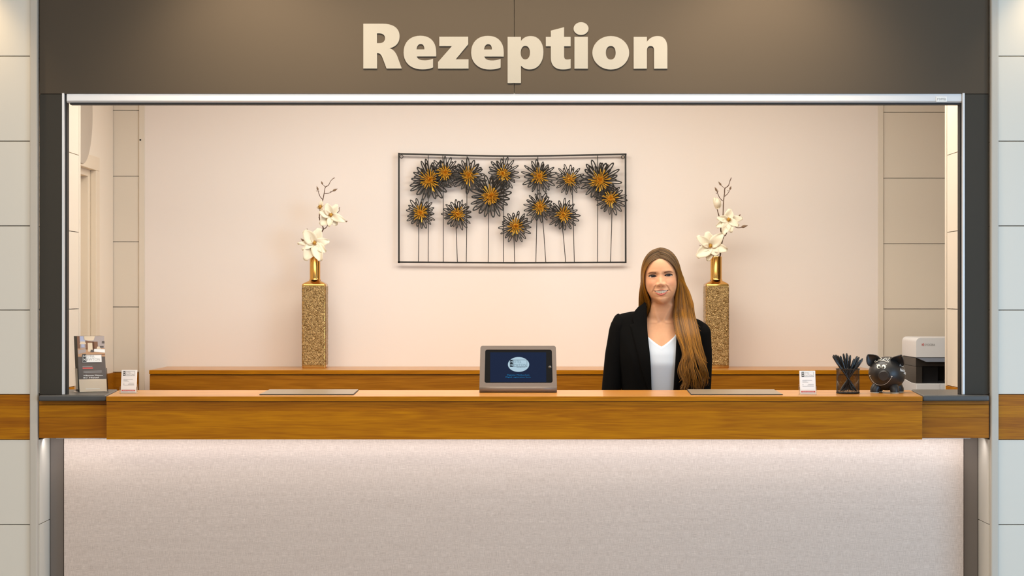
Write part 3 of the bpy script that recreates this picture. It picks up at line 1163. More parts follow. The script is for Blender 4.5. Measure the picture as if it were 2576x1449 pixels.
magnolia(720, 430,
         [([(405, 1330), (408, 1200), (440, 1080), (500, 920), (540, 845), (512, 760), (485, 690), (490, 590), (520, 480), (535, 420), (556, 310), (572, 235), (615, 210), (650, 145), (692, 105)], 11, 5),
          ([(535, 420), (492, 370), (464, 290)], 7, 5), ([(560, 330), (620, 325), (680, 292)], 6, 5), ([(572, 235), (532, 196)], 5, 4),
          ([(540, 850), (595, 808), (650, 660, -.01)], 8, 5), ([(415, 1050), (335, 1026), (280, 1038)], 6, 4), ([(436, 292), (462, 292), (484, 296)], 5, 3),
          ([(640, 294), (646, 308)], 5, 4), ([(655, 650), (760, 600), (775, 555)], 5, 5), ([(655, 650), (800, 725), (870, 735)], 6, 5), ([(490, 700), (470, 670)], 4, 3)],
         [(466, 286, 444, 220, 28), (676, 295, 748, 258, 34), (532, 200, 510, 148, 26), (278, 1044, 212, 985, 38), (495, 1030, 522, 980, 22), (865, 742, 896, 728, 22), (770, 556, 782, 520, 14), (690, 112, 708, 93, 15), (296, 848, 318, 848, 12)],
         [(415, 1050, -.012, [(265, 870, 165), (490, 832, 150), (635, 1025, 120), (585, 1185, 110), (515, 1318, 150), (275, 1308, 165), (230, 1150, 70), (165, 1060, 70)]),
          (655, 645, -.018, [(585, 478, 120), (745, 485, 105), (868, 740, 105), (735, 797, 125), (628, 815, 80), (495, 790, 140), (482, 605, 105)]),
          (497, 525, 0.0, [(518, 432, 60), (446, 535, 45), (520, 575, 60), (545, 505, 45)])],
         None, 'magnolia branch with two open cream blossoms in the vase left of the wall art', (790, 700))
magnolia(1720, 430,
         [([(530, 1330), (530, 1240), (548, 1100), (562, 1010), (582, 945), (540, 870), (560, 740), (572, 660), (580, 450), (594, 330), (600, 258), (650, 215), (672, 150), (694, 97)], 13, 6),
          ([(570, 440), (520, 385), (486, 302)], 7, 5), ([(597, 372), (640, 332), (676, 272)], 6, 5), ([(600, 256), (546, 212)], 5, 4),
          ([(545, 730), (515, 660), (488, 560)], 10, 8), ([(582, 950), (622, 915), (655, 720, -.01)], 9, 5), ([(655, 720), (755, 818), (830, 826), (852, 812)], 7, 6),
          ([(655, 720), (780, 690), (805, 655)], 5, 5), ([(470, 328), (490, 318), (503, 286)], 6, 4), ([(636, 288), (655, 290)], 5, 4), ([(388, 1095), (270, 1102), (228, 1078)], 6, 4), ([(430, 1330), (435, 1230)], 8, 6)],
         [(488, 302, 452, 235, 32), (672, 276, 690, 220, 30), (548, 212, 504, 155, 28), (835, 822, 934, 795, 40), (803, 662, 828, 632, 24), (545, 1100, 560, 1030, 24)],
         [(388, 1095, -.012, [(185, 952, 120), (335, 885, 150), (565, 915, 145), (635, 1155, 130), (495, 1235, 120), (355, 1318, 120), (182, 1258, 160), (205, 1170, 90)]),
          (650, 712, -.018, [(668, 552, 120), (862, 690, 95), (800, 805, 95), (690, 902, 95), (565, 930, 120), (470, 822, 105), (478, 690, 95)])],
         (490, 555, [(445, 385, 70, -.004), (490, 395, 90, -.012), (530, 430, 60, 0.006), (470, 390, 80, 0.012), (545, 480, 40, -.002)]),
         'magnolia branch with an upright half-open blossom in the vase behind the person', (1800, 700))

# ------------------------------------------------------------------ printed logo


def logo(mb, org, ux, uz, x, z, w, k=(0, 1, 2), border=True):
    """black block with H and N, thin frame, the rest of the two words; mi: k = dark, grey, white"""
    h = w*0.42
    e = -ux.cross(uz).normalized()*0.0
    bw = w*0.20
    put_rect(mb, org, ux, uz, x, z, bw, h, k[0])
    nrm = ux.cross(uz).normalized()
    if nrm.y > 0:
        nrm = -nrm
    o2 = org+nrm*0.0003
    put_text(mb, 'H', o2, ux, uz, x+bw*.2, z+h*.55, bw*.6, h*.34, k[2], 0.02)
    put_text(mb, 'N', o2, ux, uz, x+bw*.2, z+h*.11, bw*.6, h*.34, k[2], 0.02)
    put_text(mb, 'OTEL', org, ux, uz, x+bw*1.15, z+h*.55, w*.43, h*.33, k[1], -0.008)
    put_text(mb, 'EWTON', org, ux, uz, x+bw*1.15, z+h*.11, w*.70, h*.33, k[1], -0.008)
    t = w*0.014
    if border:
        put_rect(mb, org, ux, uz, x+bw, z+h-t, w-bw, t, k[0])
        put_rect(mb, org, ux, uz, x+bw, z, w-bw, t, k[0])
        put_rect(mb, org, ux, uz, x+w-t, z, t, h, k[0])


def yc(v, z=ZT):
    """depth of the counter point seen at image height v"""
    return (ZC-z)*F/(v-V0)-D


# ------------------------------------------------------------------ tablet kiosk
yk = yc(988)
kt = P(1303, 988, yk)
kx0, kx1 = P(1206, 988, yk).x, P(1401, 988, yk).x
lean = 0.035
zk1 = P(0, 870, yk+lean).z
tk = empty('tablet_kiosk', (kt.x, yk+0.05, ZT), None, 'bronze tablet stand with a lit registration screen on the oak counter', 'tablet')
kf = Vector((0, 0.030, zk1-ZT-0.022)).normalized()      # up along the sloping face
org = Vector((0, yk+0.004, ZT+0.022))
uz, ux = kf, Vector((1, 0, 0))
Lk = (Vector((0, yk+lean, zk1))-org).length
nk = ux.cross(uz)
nk = -nk if nk.y > 0 else nk

def rrect(x0, x1, z0, z1, r, n=6, taper=0.0):
    pts = []
    for cx, cz, a0 in ((x1-r, z1-r, 0), (x0+r, z1-r, 90), (x0+r, z0+r, 180), (x1-r, z0+r, 270)):
        for k in range(n+1):
            a = math.radians(a0+90*k/n)
            pts.append((cx+r*math.cos(a), cz+r*math.sin(a)))
    return pts

# sheet metal face with the window cut out, curling under at the bottom
face = MB()
ins = 0.0035


def rrect4(x0, x1, z0, z1, rt, rb, n=6):
    pts = []
    for cx, cz, a0, r in ((x1-rt, z1-rt, 0, rt), (x0+rt, z1-rt, 90, rt), (x0+rb, z0+rb, 180, rb), (x1-rb, z0+rb, 270, rb)):
        for k in range(n+1):
            a = math.radians(a0+90*k/n)
            pts.append((cx+r*math.cos(a), cz+r*math.sin(a)))
    return pts


outer = rrect4(kx0+ins, kx1-ins, 0.0, Lk, 0.0085, 0.0003)
sx = lambda u: P(u, 925, yk+0.018).x
zw0 = (P(0, 963, yk+0.010).z-org.z)/uz.z
zw1 = (P(0, 880, yk+0.030).z-org.z)/uz.z
inner = rrect(sx(1221), sx(1388), zw0, zw1, 0.0075)
def k3(p, d=0.0):
    # slight widening towards the bottom
    w_ = 1.0+0.026*(1-p[1]/Lk)
    xc = (kx0+kx1)/2
    return org+ux*(xc+(p[0]-xc)*w_)+uz*p[1]+nk*d
n_ = len(outer)
vv = [k3(p) for p in outer]+[k3(p) for p in inner]
ff = [(i, (i+1) % n_, n_+(i+1) % n_, n_+i) for i in range(n_)]
face.add(vv, ff)
face.build('face_plate', M['kiosk'], tk, solid=0.003, bevel=0.0006)
cur = MB()
rows = []
R2 = 0.020
for k in range(11):
    a = math.radians(17-107*k/10)
    yy = org.y+0.01045-0.0125*math.cos(a)
    zz = ZT+0.0145+0.0125*math.sin(a)
    rows.append([(kx0-0.0002+(kx1-kx0+0.0004)*i/4, yy, zz) for i in range(5)])
rows.append([(kx0+(kx1-kx0)*i/4, yk+0.12, ZT+0.002) for i in range(5)])
rows.insert(0, [(kx0-0.0002+(kx1-kx0+0.0004)*i/4, org.y-0.0002, org.z+0.0005) for i in range(5)])
cur.grid(rows)
cur.build('curled_foot', M['kiosk'], tk, smooth=True, solid=0.003)
bk = MB()
bk.hexa([k3((kx0+0.012, 0.01), -0.012), k3((kx1-0.012, 0.01), -0.012), (kx1-0.012, yk+0.075, ZT+0.004), (kx0+0.012, yk+0.075, ZT+0.004),
         k3((kx0+0.012, Lk-0.008), -0.003), k3((kx1-0.012, Lk-0.008), -0.003), k3((kx1-0.012, Lk-0.008), -0.016), k3((kx0+0.012, Lk-0.008), -0.016)])
bk.build('back_shell', M['kiosk'], tk)
gl = MB()
gl.add([k3(p, -0.0022) for p in rrect(sx(1221)-.002, sx(1388)+.002, zw0-.002, zw1+.002, 0.007)], [tuple(range(28))])
gl.build('tablet_glass', M['black_gloss'], tk)
z_a, z_b = (P(0, 961, yk+0.010).z-org.z)/uz.z, (P(0, 886, yk+0.030).z-org.z)/uz.z
scr = MB()
put_rect(scr, k3((0, 0), -0.0017), ux, uz, sx(1233.5), z_a, sx(1374.5)-sx(1233.5), z_b-z_a)
scr.build('screen', M['screen'], tk)
sc2 = MB()
ec = ((sx(1278)+sx(1331))/2, (P(0, 916.7, yk+0.02).z-org.z)/uz.z)
erx, erz = (sx(1331)-sx(1278))/2, 0.0286
sc2.add([k3((ec[0]+erx*math.cos(a), ec[1]+erz*math.sin(a)), -0.0012) for a in np.linspace(0, 2*math.pi, 48, endpoint=False)], [tuple(range(48))], 0)
lw = sx(1326.5)-sx(1283)
lo = k3((0, 0), -0.0008)
logo(sc2, lo, ux, uz, sx(1283), ec[1]-0.0095, lw, (1, 2, 0))
put_text(sc2, 'HEILBRONN', lo, ux, uz, sx(1300), ec[1]-0.0118, lw*.5, 0.0030, 1)
put_text(sc2, 'Digitaler Meldeschein', lo, ux, uz, sx(1276), (P(0, 945.4, yk+.015).z-org.z)/uz.z, sx(1332)-sx(1276), 0.0058, 3)
put_text(sc2, 'Digital registration form', lo, ux, uz, sx(1272.5), (P(0, 950.6, yk+.015).z-org.z)/uz.z, sx(1335)-sx(1272.5), 0.0058, 3)
sc2.build('screen_graphics', [M['screen_white'], M['screen_dark'], M['screen_grey'], M['screen_blue']], tk)
hb = MB()
hc = (sx(1382.3), (P(0, 922.8, yk+.02).z-org.z)/uz.z)
hb.tube([k3((hc[0]+.0042*math.cos(a), hc[1]+.0032*math.sin(a)), -0.0016) for a in np.linspace(0, 2*math.pi, 21)], 0.0006, 6)
hb.build('home_button_ring', M['ring'], tk, smooth=True)

# ------------------------------------------------------------------ writing pads
for pts, lab in ((((652, 991.5), (890, 992), (901, 980.6), (678, 978.5)), 'taupe leather writing pad on the counter, left of the tablet'),
                 (((1738, 993.5), (1970, 995), (1951, 982.5), (1726, 981)), 'taupe leather writing pad on the counter, in front of the person')):
    yf, yb = 0.035, 0.375
    q = [P(pts[0][0], 745, yf).x, P(pts[1][0], 745, yf).x, P(pts[2][0], 745, yb).x, P(pts[3][0], 745, yb).x]
    cx_, hw = (q[0]+q[1])/2, (q[1]-q[0])/2
    dx = ((q[2]+q[3])-(q[0]+q[1]))/2
    pd = empty('writing_pad', (cx_, (yf+yb)/2, ZT), None, lab, 'desk pad', 'writing pads on the counter')
    pl = [(cx_-hw, yf), (cx_+hw, yf), (cx_+hw+dx, yb), (cx_-hw+dx, yb)]
    MB().prism(pl, 'z', ZT+0.0002, ZT+0.0026).build('base', M['pad_edge'], pd, bevel=0.0008)
    c0 = Vector((cx_+dx/2, (yf+yb)/2, 0))
    pl2 = [(c0.x+(x-c0.x)*.985, c0.y+(y-c0.y)*.985) for x, y in pl]
    MB().prism(pl2, 'z', ZT+0.0024, ZT+0.0046).build('cover', M['pad'], pd, bevel=0.0012)

# ------------------------------------------------------------------ card holders with business cards


def card_set(u0, u1, v0, vb, hv, yaw, wh):
    y = yc(vb)
    s = (D+y)/F
    w = (u1-u0)*s
    cx_ = ((u0+u1)/2-U0)*s
    base = Vector((cx_, y, ZT))
    R = Matrix.Rotation(yaw, 3, 'Z')
    ux = R @ Vector((1, 0, 0))
    back = R @ Vector((0, 1, 0))
    H = (vb-v0)*s
    hh = (vb-hv)*s
    up = (Vector((0, 0, 1))+back*0.16).normalized()
    h = empty('card_holder', tuple(base), None, 'clear acrylic business card holder '+wh, 'card holder', 'acrylic card holders')
    wo = w+0.004
    t = 0.0016
    def slab(mb, o, a, b, c_):
        mb.hexa([o, o+a, o+a+b, o+b, o+c_, o+a+c_, o+a+b+c_, o+b+c_])
    mb = MB()
    o = base-ux*(wo/2+t)-back*0.004
    slab(mb, o+Vector((0, 0, .0003)), ux*(wo+2*t), back*0.034, Vector((0, 0, t)))
    mb.build('base', M['acryl'], h, bevel=0.0003)
    mb = MB()
    slab(mb, o+Vector((0, 0, t+.0005)), ux*(wo+2*t), back*t, up*hh*0.62)
    mb.build('front_lip', M['acryl'], h, bevel=0.0003)
    for sd in (0, 1):
        mb = MB()
        slab(mb, o+ux*(sd*(wo+t))+Vector((0, 0, t+.0005))+back*0.002, ux*t, back*0.018, up*hh)
        mb.build('side_wall', M['acryl'], h, bevel=0.0003)
    mb = MB()
    slab(mb, o+back*0.021+Vector((0, 0, t+.0005)), ux*(wo+2*t), back*t, up*hh*1.3)
    mb.build('back_wall', M['acryl'], h, bevel=0.0003)
    o = base-ux*(w/2)+back*0.002+Vector((0, 0, 0.004))
    Lc = (H-0.004)/up.z
    c_ = empty('business_cards', tuple(o), None, 'white business cards with red strip, '+wh, 'business cards', 'business card stacks')
    mb = MB()
    slab(mb, o, ux*w, back*0.013, up*Lc)
    mb.build('card_stack', M['paper'], c_, bevel=0.0002)
    mb = MB()
    po = o-back*0.0005
    logo(mb, po, ux, up, w*.11, Lc*.74, w*.78, (0, 1, 2))
    for (zz, x0, x1) in ((.585, .15, .78), (.545, .15, .43), (.50, .15, .53), (.41, .15, .22), (.41, .52, .88), (.365, .15, .22), (.365, .47, .88), (.32, .15, .88)):
        put_rect(mb, po, ux, up, w*x0, Lc*zz, w*(x1-x0), Lc*.013, 1)
    put_rect(mb, po, ux, up, w*.06, Lc*.055, w*.90, Lc*.065, 3)
    put_text(mb, 'hotel-newton.de', po-back*.0003, ux, up, w*.15, Lc*.064, w*.72, Lc*.045, 2)
    mb.build('card_print', [M['ink'], M['ink_grey'], M['ink_white'], M['ink_red']], c_)


card_set(303, 341, 931.5, 990, 974, math.radians(-3), 'at the left end of the oak counter')
card_set(2013.5, 2052.5, 933.5, 993, 974, math.radians(0), 'at the right end, beside the pen cup')

# ------------------------------------------------------------------ brochure holder
yb_ = yc(988, ZS)-0.01
s = (D+yb_)/F
yaw = math.radians(27)
R = Matrix.Rotation(yaw, 3, 'Z')
ux = R @ Vector((1, 0, 0))
bk_ = R @ Vector((0, 1, 0))
up = (Vector((0, 0, 1))+bk_*0.20).normalized()
Wb = 0.108
org = P(199, 988, yb_)
org.z = ZS+0.0005
bh = empty('brochure_holder', tuple(org), None, 'clear acrylic brochure holder on the dark slab at the left end', 'brochure holder')


def slab(mb, o, a, b, c_):
    mb.hexa([o, o+a, o+a+b, o+b, o+c_, o+a+c_, o+a+b+c_, o+b+c_])


t = 0.002
mb = MB()
slab(mb, org-bk_*0.004-ux*0.003, ux*(Wb+.008), bk_*0.080, Vector((0, 0, t)))
mb.build('base', M['acryl'], bh, bevel=.0004)
hh = 0.090
mb = MB()
# front wall with the curved cut-out
pro = [(0, 0), (Wb, 0), (Wb, hh*.99), (Wb*.93, hh*.98), (Wb*.86, hh*.84), (Wb*.80, hh*.62), (Wb*.72, hh*.54), (Wb*.5, hh*.51), (Wb*.36, hh*.53), (Wb*.26, hh*.66), (Wb*.18, hh*.9), (Wb*.1, hh*.98), (0, hh)]
f0 = org-bk_*0.003+Vector((0, 0, t+.0005))
a_ = [f0+ux*x+up*z for x, z in pro]
b2 = [p+bk_*t for p in a_]
n_ = len(pro)
mb.add(a_+b2, [tuple(range(n_)), tuple(range(2*n_-1, n_-1, -1))]+[(i, i+n_, (i+1) % n_+n_, (i+1) % n_) for i in range(n_)])
mb.build('front_wall', M['acryl'], bh)
for x in (-0.0025, Wb+0.0005):
    mb = MB()
    slab(mb, org+ux*x+Vector((0, 0, t+.0005)), ux*t, bk_*0.056, up*hh)
    mb.build('side_wall', M['acryl'], bh)
mb = MB()
slab(mb, org+bk_*0.057+Vector((0, 0, t+.0005)), ux*Wb, bk_*t, up*hh*1.6)
mb.build('back_wall', M['acryl'], bh)

bo = org+ux*0.002+bk_*0.001+Vector((0, 0, t+.001))
Lb = (P(0, 846, yb_+0.04).z-bo.z)/up.z
wb_ = Wb-0.004
br = empty('brochures', tuple(bo), None, 'stack of brown brochures with a room photo, in the brochure holder', 'brochures')
mb = MB()
slab(mb, bo, ux*wb_, bk_*0.048, up*Lb)
mb.build('brochure_stack', M['ink'], br)
mb = MB()
po = bo-bk_*0.0006
B_ = {'dark': 0, 'tan': 1, 'grey': 2, 'wood': 3, 'blue': 4, 'cream': 5, 'white': 6, 'red': 7, 'ink': 8, 'igrey': 9}


def r2(x0, x1, z0, z1, m_, l=0):
    put_rect(mb, po-bk_*(0.0003*l), ux, up, wb_*x0, Lb*z0, wb_*(x1-x0), Lb*(z1-z0), B_[m_])


def poly2(pts, m_, l=0):
    mb.add([po-bk_*(0.0003*l)+ux*(x*wb_)+up*(z*Lb) for x, z in pts], [tuple(range(len(pts)))], B_[m_])


r2(0, 1, 0, 1, 'dark')
r2(0, 1, .63, 1, 'grey', 1)                       # the room photo
r2(0, 1, .63, .78, 'tan', 2)
r2(0, .10, .78, 1, 'wood', 2)
poly2([(.10, .86), (.30, .86), (.26, 1), (.10, 1)], 'blue', 2)
poly2([(.08, .855), (.33, .855), (.28, .905), (.12, .905)], 'cream', 3)
r2(.14, .26, .80, .855, 'blue', 3)
poly2([(.30, .76), (.62, .76), (.62, .90), (.30, .92)], 'wood', 2)
r2(.38, .55, .72, .88, 'cream', 3)
poly2([(.24, .94), (.40, .92), (.60, .92), (.66, 1), (.24, 1)], 'cream', 2)
r2(.55, .75, .75, .90, 'wood', 2)
poly2([(.55, .72), (1, .70), (1, .76), (.62, .77)], 'white', 4)
poly2([(.70, .77), (.86, .77), (.82, .81), (.72, .81)], 'cream', 4)
poly2([(.02, .68), (.30, .71), (.30, .77), (.02, .75)], 'grey', 3)
poly2([(.46, .71), (.60, .71), (.60, .75), (.48, .755)], 'dark', 4)
r2(.82, .96, .79, .82, 'dark', 5)
r2(.91, 1, .87, .91, 'dark', 5)
poly2([(.42, .655), (1, .66), (1, .675), (.42, .668)], 'wood', 4)
# white logo plate
r2(.145, .87, .525, .665, 'igrey', 6)
r2(.16, .855, .535, .655, 'white', 7)
logo(mb, po-bk_*0.0026, ux, up, wb_*.165, Lb*.540, wb_*.68, (8, 9, 6), border=False)
r2(.15, .51, .445, .458, 'igrey', 2)
r2(.15, .53, .412, .436, 'red', 2)
r2(.17, .85, .365, .374, 'igrey', 2)
r2(.17, .85, .342, .352, 'igrey', 2)
put_text(mb, 'Willkommen, Welcome', po-bk_*.0006, ux, up, wb_*.16, Lb*.275, wb_*.72, Lb*.030, 6, 0.01)
put_text(mb, 'Ihr Hotel', po-bk_*.0006, ux, up, wb_*.16, Lb*.240, wb_*.56, Lb*.026, 6, 0.01)
r2(0, 1, 0, .225, 'cream', 2)  # cream reflection of the acrylic front, painted onto the cover
r2(.22, .74, .045, .055, 'white', 3)
mb.build('cover_print', [M['bro_dark'], M['bro_tan'], M['bro_grey'], M['bro_wood'], M['bro_blue'], M['bro_cream'], M['ink_white'], M['ink_red'], M['ink'], M['ink_grey']], br)

# ------------------------------------------------------------------ pen cup and pens
yp = yc(991.5)+0.045
sp = (D+yp)/F
cc = P(2133, 990, yp)
rc = 28.3*sp
zr = P(0, 928, yp).z
cup = empty('pen_cup', (cc.x, yp, ZT), None, 'round black wire mesh pen cup beside the piggy bank', 'pen cup')
mb = MB()
nw, ng = 54, 22
for k in range(nw):
    for sg_ in (1, -1):
        a0 = 2*math.pi*k/nw
        pts = [(cc.x+rc*math.cos(a0+sg_*1.9*i/ng), yp+rc*math.sin(a0+sg_*1.9*i/ng), ZT+0.003+(zr-ZT-0.003)*i/ng) for i in range(ng+1)]
        mb.tube(pts, 0.00042, 3, cap=False)
mb.build('mesh_wall', M['pen'], cup, kind='stuff')
for z, rr, nm in ((zr, rc+0.0012, 'rim'), (ZT+0.003, rc+0.0004, 'foot_ring')):
    mb = MB()
    mb.tube([(cc.x+rr*math.cos(a), yp+rr*math.sin(a), z) for a in np.linspace(0, 2*math.pi, 49)], 0.0021, 8)
    mb.build(nm, M['pen'], cup, smooth=True)
MB().lathe((cc.x, yp, ZT), [(0.001, 0.001), (rc-0.001, 0.001), (rc-0.001, 0.003), (0.001, 0.003)], 32).build('floor', M['pen'], cup)
CP = 12.07
PEN = [(135, 152, -.4), (118, 190, -.75), (205, 148, .4), (268, 172, -.1), (347, 180, -.55), (440, 113, .5), (540, 103, .75), (652, 158, -.2),
       (768, 270, -.6), (860, 187, .3), (922, 215, .65), (962, 302, -.65), (1028, 256, .1), (745, 432, -.3)]
order = sorted(range(len(PEN)), key=lambda i: PEN[i][0])
ordn = ['leftmost', 'second from the left', 'third from the left', 'fourth from the left', 'fifth from the left', 'sixth from the left', 'seventh from the left',
        'eighth from the left', 'seventh from the right', 'sixth from the right', 'fifth from the right', 'fourth from the right', 'third from the right', 'second from the right', 'rightmost']
ordn = ['leftmost'] + [f'{w} from the left' for w in ('second', 'third', 'fourth', 'fifth', 'sixth', 'seventh')] + [f'{w} from the right' for w in ('seventh', 'sixth', 'fifth', 'fourth', 'third', 'second')] + ['rightmost']
for rank, i in enumerate(order):
    tx, ty, dd = PEN[i]
    tip = P(2085+tx/CP, 880+ty/CP, yp+dd*rc*0.9)
    bx = 580-(tx-580)*0.55
    bot = Vector(P(2085+bx/CP, 985, yp+dd*rc*0.65))
    bot.z = ZT+0.0085+0.001*(i % 3)
    off = Vector((bot.x-cc.x, bot.y-yp, 0))
    if off.length > rc-0.009:
        off *= (rc-0.009)/off.length
        bot.x, bot.y = cc.x+off.x, yp+off.y
    # keep it inside the rim
    tr = (zr-bot.z)/(tip.z-bot.z)
    q = bot.lerp(tip, tr)
    off = Vector((q.x-cc.x, q.y-yp, 0))
    if off.length > rc-0.0085:
        off *= (rc-0.0085)/off.length
        q2 = Vector((cc.x+off.x, yp+off.y, q.z))
        bot += (q2-q)*0.9
    Lp = (tip-bot).length
    ax = (tip-bot)/Lp
    pn = empty('pen', tuple(bot), None, 'black ballpoint pen in the mesh cup, '+ordn[rank]+' of the pen tops', 'pen', 'pens in the mesh cup')
    r = 0.0045
    mb = MB()
    mb.tube([bot, bot+ax*0.012, bot+ax*(Lp-0.052)], [0.0012, r*.86, r*.86], 10)
    mb.build('barrel', M['pen_clear' if i % 3 == 0 else 'pen'], pn, smooth=True)
    mb = MB()
    mb.tube([bot+ax*(Lp-0.054), bot+ax*(Lp-0.03), bot+ax*(Lp-0.006), bot+ax*(Lp-0.0012), tip], [r*1.06, r*1.12, r*.85, r*.62, r*.3], 10)
    mb.build('cap', M['pen'], pn, smooth=True)
    sd = Vector((math.cos(i*2.1), -abs(math.sin(i*2.1))-.2, 0)).normalized()
    mb = MB()
    mb.tube([bot+ax*(Lp-0.008)+sd*(r*1.0), bot+ax*(Lp-0.012)+sd*(r*1.5), bot+ax*(Lp-0.040)+sd*(r*1.45), bot+ax*(Lp-0.043)+sd*(r*1.2)], 0.0008, 5)
    mb.build('clip', M['pen'], pn, smooth=True)

# ------------------------------------------------------------------ piggy bank
yg = yc(990)+0.075
sg2 = (D+yg)/F
gc = P(2231.5, 939.5, yg)
th = math.radians(20)
fw = Vector((-math.sin(th), -math.cos(th), 0))      # where the pig looks
sd = Vector((math.cos(th), -math.sin(th), 0))       # its left flank, seen on the right
A3 = Vector((46*sg2, 53*sg2, 42.5*sg2))             # half width, half length, half height


def pl(a, b, c_):
    return gc+sd*a+fw*b+Vector((0, 0, c_))


pg = empty('piggy_bank', (gc.x, yg, ZT), None, 'matte black piggy bank with chalk-white face and bow at the right end', 'piggy bank')
mb = MB()
nu, nv = 44, 30
rows = []
for i in range(nv+1):
    ph = math.pi*i/nv
    row = []
    for k in range(nu):
        a = 2*math.pi*k/nu
        x, y, z = math.sin(ph)*math.cos(a), math.sin(ph)*math.sin(a), math.cos(ph)
        # a fuller, slightly square belly
        e = 1.0
        f3 = lambda t_: math.copysign(abs(t_)**e, t_)
        row.append(pl(A3.x*f3(x), A3.y*f3(y), A3.z*f3(z)))
    rows.append(row)
mb.grid(rows, closed=True)
mb.build('body', M['pig'], pg, smooth=True, angle=180)
for a, b in ((-27, 24), (23, 26), (-26, -26), (27, -24)):
    mb = MB()
    top_, bt = pl(a*sg2*.7, b*sg2*.7, -19*sg2), pl(a*sg2, b*sg2, -A3.z)
    bt.z = ZT+0.0035
    mb.tube([top_, top_.lerp(bt, .5), bt+Vector((0, 0, 0.008)), bt], [7*sg2, 12.4*sg2, 11.6*sg2, 11.3*sg2], 20)
    lg = mb.build('leg', M['pig'], pg, smooth=True)
    mb = MB()
    mb.tube([Vector((bt.x, bt.y, ZT+0.0001)), Vector((bt.x, bt.y, ZT+0.0036))], 10.4*sg2, 20)
    mb.build('felt_pad', M['felt'], lg)
# snout
mb = MB()
sn0, sn1 = pl(0.5*sg2, 44*sg2, -2*sg2), pl(0.5*sg2, 62*sg2, -4*sg2)
mb.tube([sn0, sn0.lerp(sn1, .7), sn0.lerp(sn1, .93), sn1, sn1-(sn1-sn0)*.02], [14.5*sg2, 13.4*sg2, 12.8*sg2, 11.4*sg2, 9.5*sg2], 28)
sn = mb.build('snout', M['pig'], pg, smooth=True)
# ears: cupped triangles
for s_, px in ((-1, (2186.5, 901)), (1, (2256, 907))):
    mb = MB()
    base = pl(s_*25*sg2, 14*sg2, 29*sg2)
    tipp = pl(-43*sg2, 24*sg2, 46*sg2) if s_ < 0 else pl(39*sg2, 30*sg2, 46*sg2)
    ax = (tipp-base)
    L = ax.length*1.25
    ax.normalize()
    out = (sd*(s_*0.35)+fw*0.9+Vector((0, 0, .15)))
    nr = (out-ax*out.dot(ax)).normalized()
    pr = ax.cross(nr)
    rows = []
    for i in range(12):
        t_ = i/11
        wv = 18*sg2*max(0.03, (math.sin(math.pi*(0.18+0.80*t_)))**0.75)
        rows.append([base+ax*(t_*L-L*.12)+pr*(wv*j)+nr*(10*sg2*(j*j)*(1-t_*.35)+5*sg2*math.sin(t_*2.6)-4*sg2) for j in np.linspace(-1, 1, 11)])
    mb.grid(rows)
    mb.build('ear', M['pig'], pg, smooth=True, angle=180, solid=0.0045, sub=1)
    # where the tail is


def hit(u, v, lift=0.0006):
    """the point of the pig's body seen at (u, v)"""
    o_ = Vector((0, -D, ZC))
    d_ = (P(u, v, yg)-o_).normalized()
    r_ = o_-gc
    ol = Vector((r_.dot(sd)/A3.x, r_.dot(fw)/A3.y, r_.z/A3.z))
    dl = Vector((d_.dot(sd)/A3.x, d_.dot(fw)/A3.y, d_.z/A3.z))
    a, b, c_ = dl.dot(dl), 2*ol.dot(dl), ol.dot(ol)-1.0
    ds = b*b-4*a*c_
    if ds < 0:
        ds = 0
    t_ = (-b-math.sqrt(ds))/(2*a)
    p = o_+d_*t_
    q = p-gc
    nrm = (sd*(q.dot(sd)/A3.x**2)+fw*(q.dot(fw)/A3.y**2)+Vector((0, 0, q.z/A3.z**2))).normalized()
    return p+nrm*(lift+0.0009), nrm


PX = lambda x, y: (2170+x/12.077, 880+y/12.077)


def stroke(name, pts, w, m_=None, smooth_=True):
    P_ = [PX(*p) for p in pts]
    if smooth_ and len(P_) > 2:
        f = []
        for i in range(len(P_)-1):
            p0, p1, p2, p3 = P_[max(0, i-1)], P_[i], P_[i+1], P_[min(len(P_)-1, i+2)]
            for t_ in (0, .25, .5, .75):
                f.append(tuple(0.5*((2*p1[j])+(p2[j]-p0[j])*t_+(2*p0[j]-5*p1[j]+4*p2[j]-p3[j])*t_*t_+(3*p1[j]-p0[j]-3*p2[j]+p3[j])*t_**3) for j in (0, 1)))
        f.append(P_[-1])
        P_ = f
    mb = MB()
    mb.tube([hit(*p)[0] for p in P_], w*sg2, 6)
    return mb.build(name, m_ or M['chalk'], pg, smooth=True)


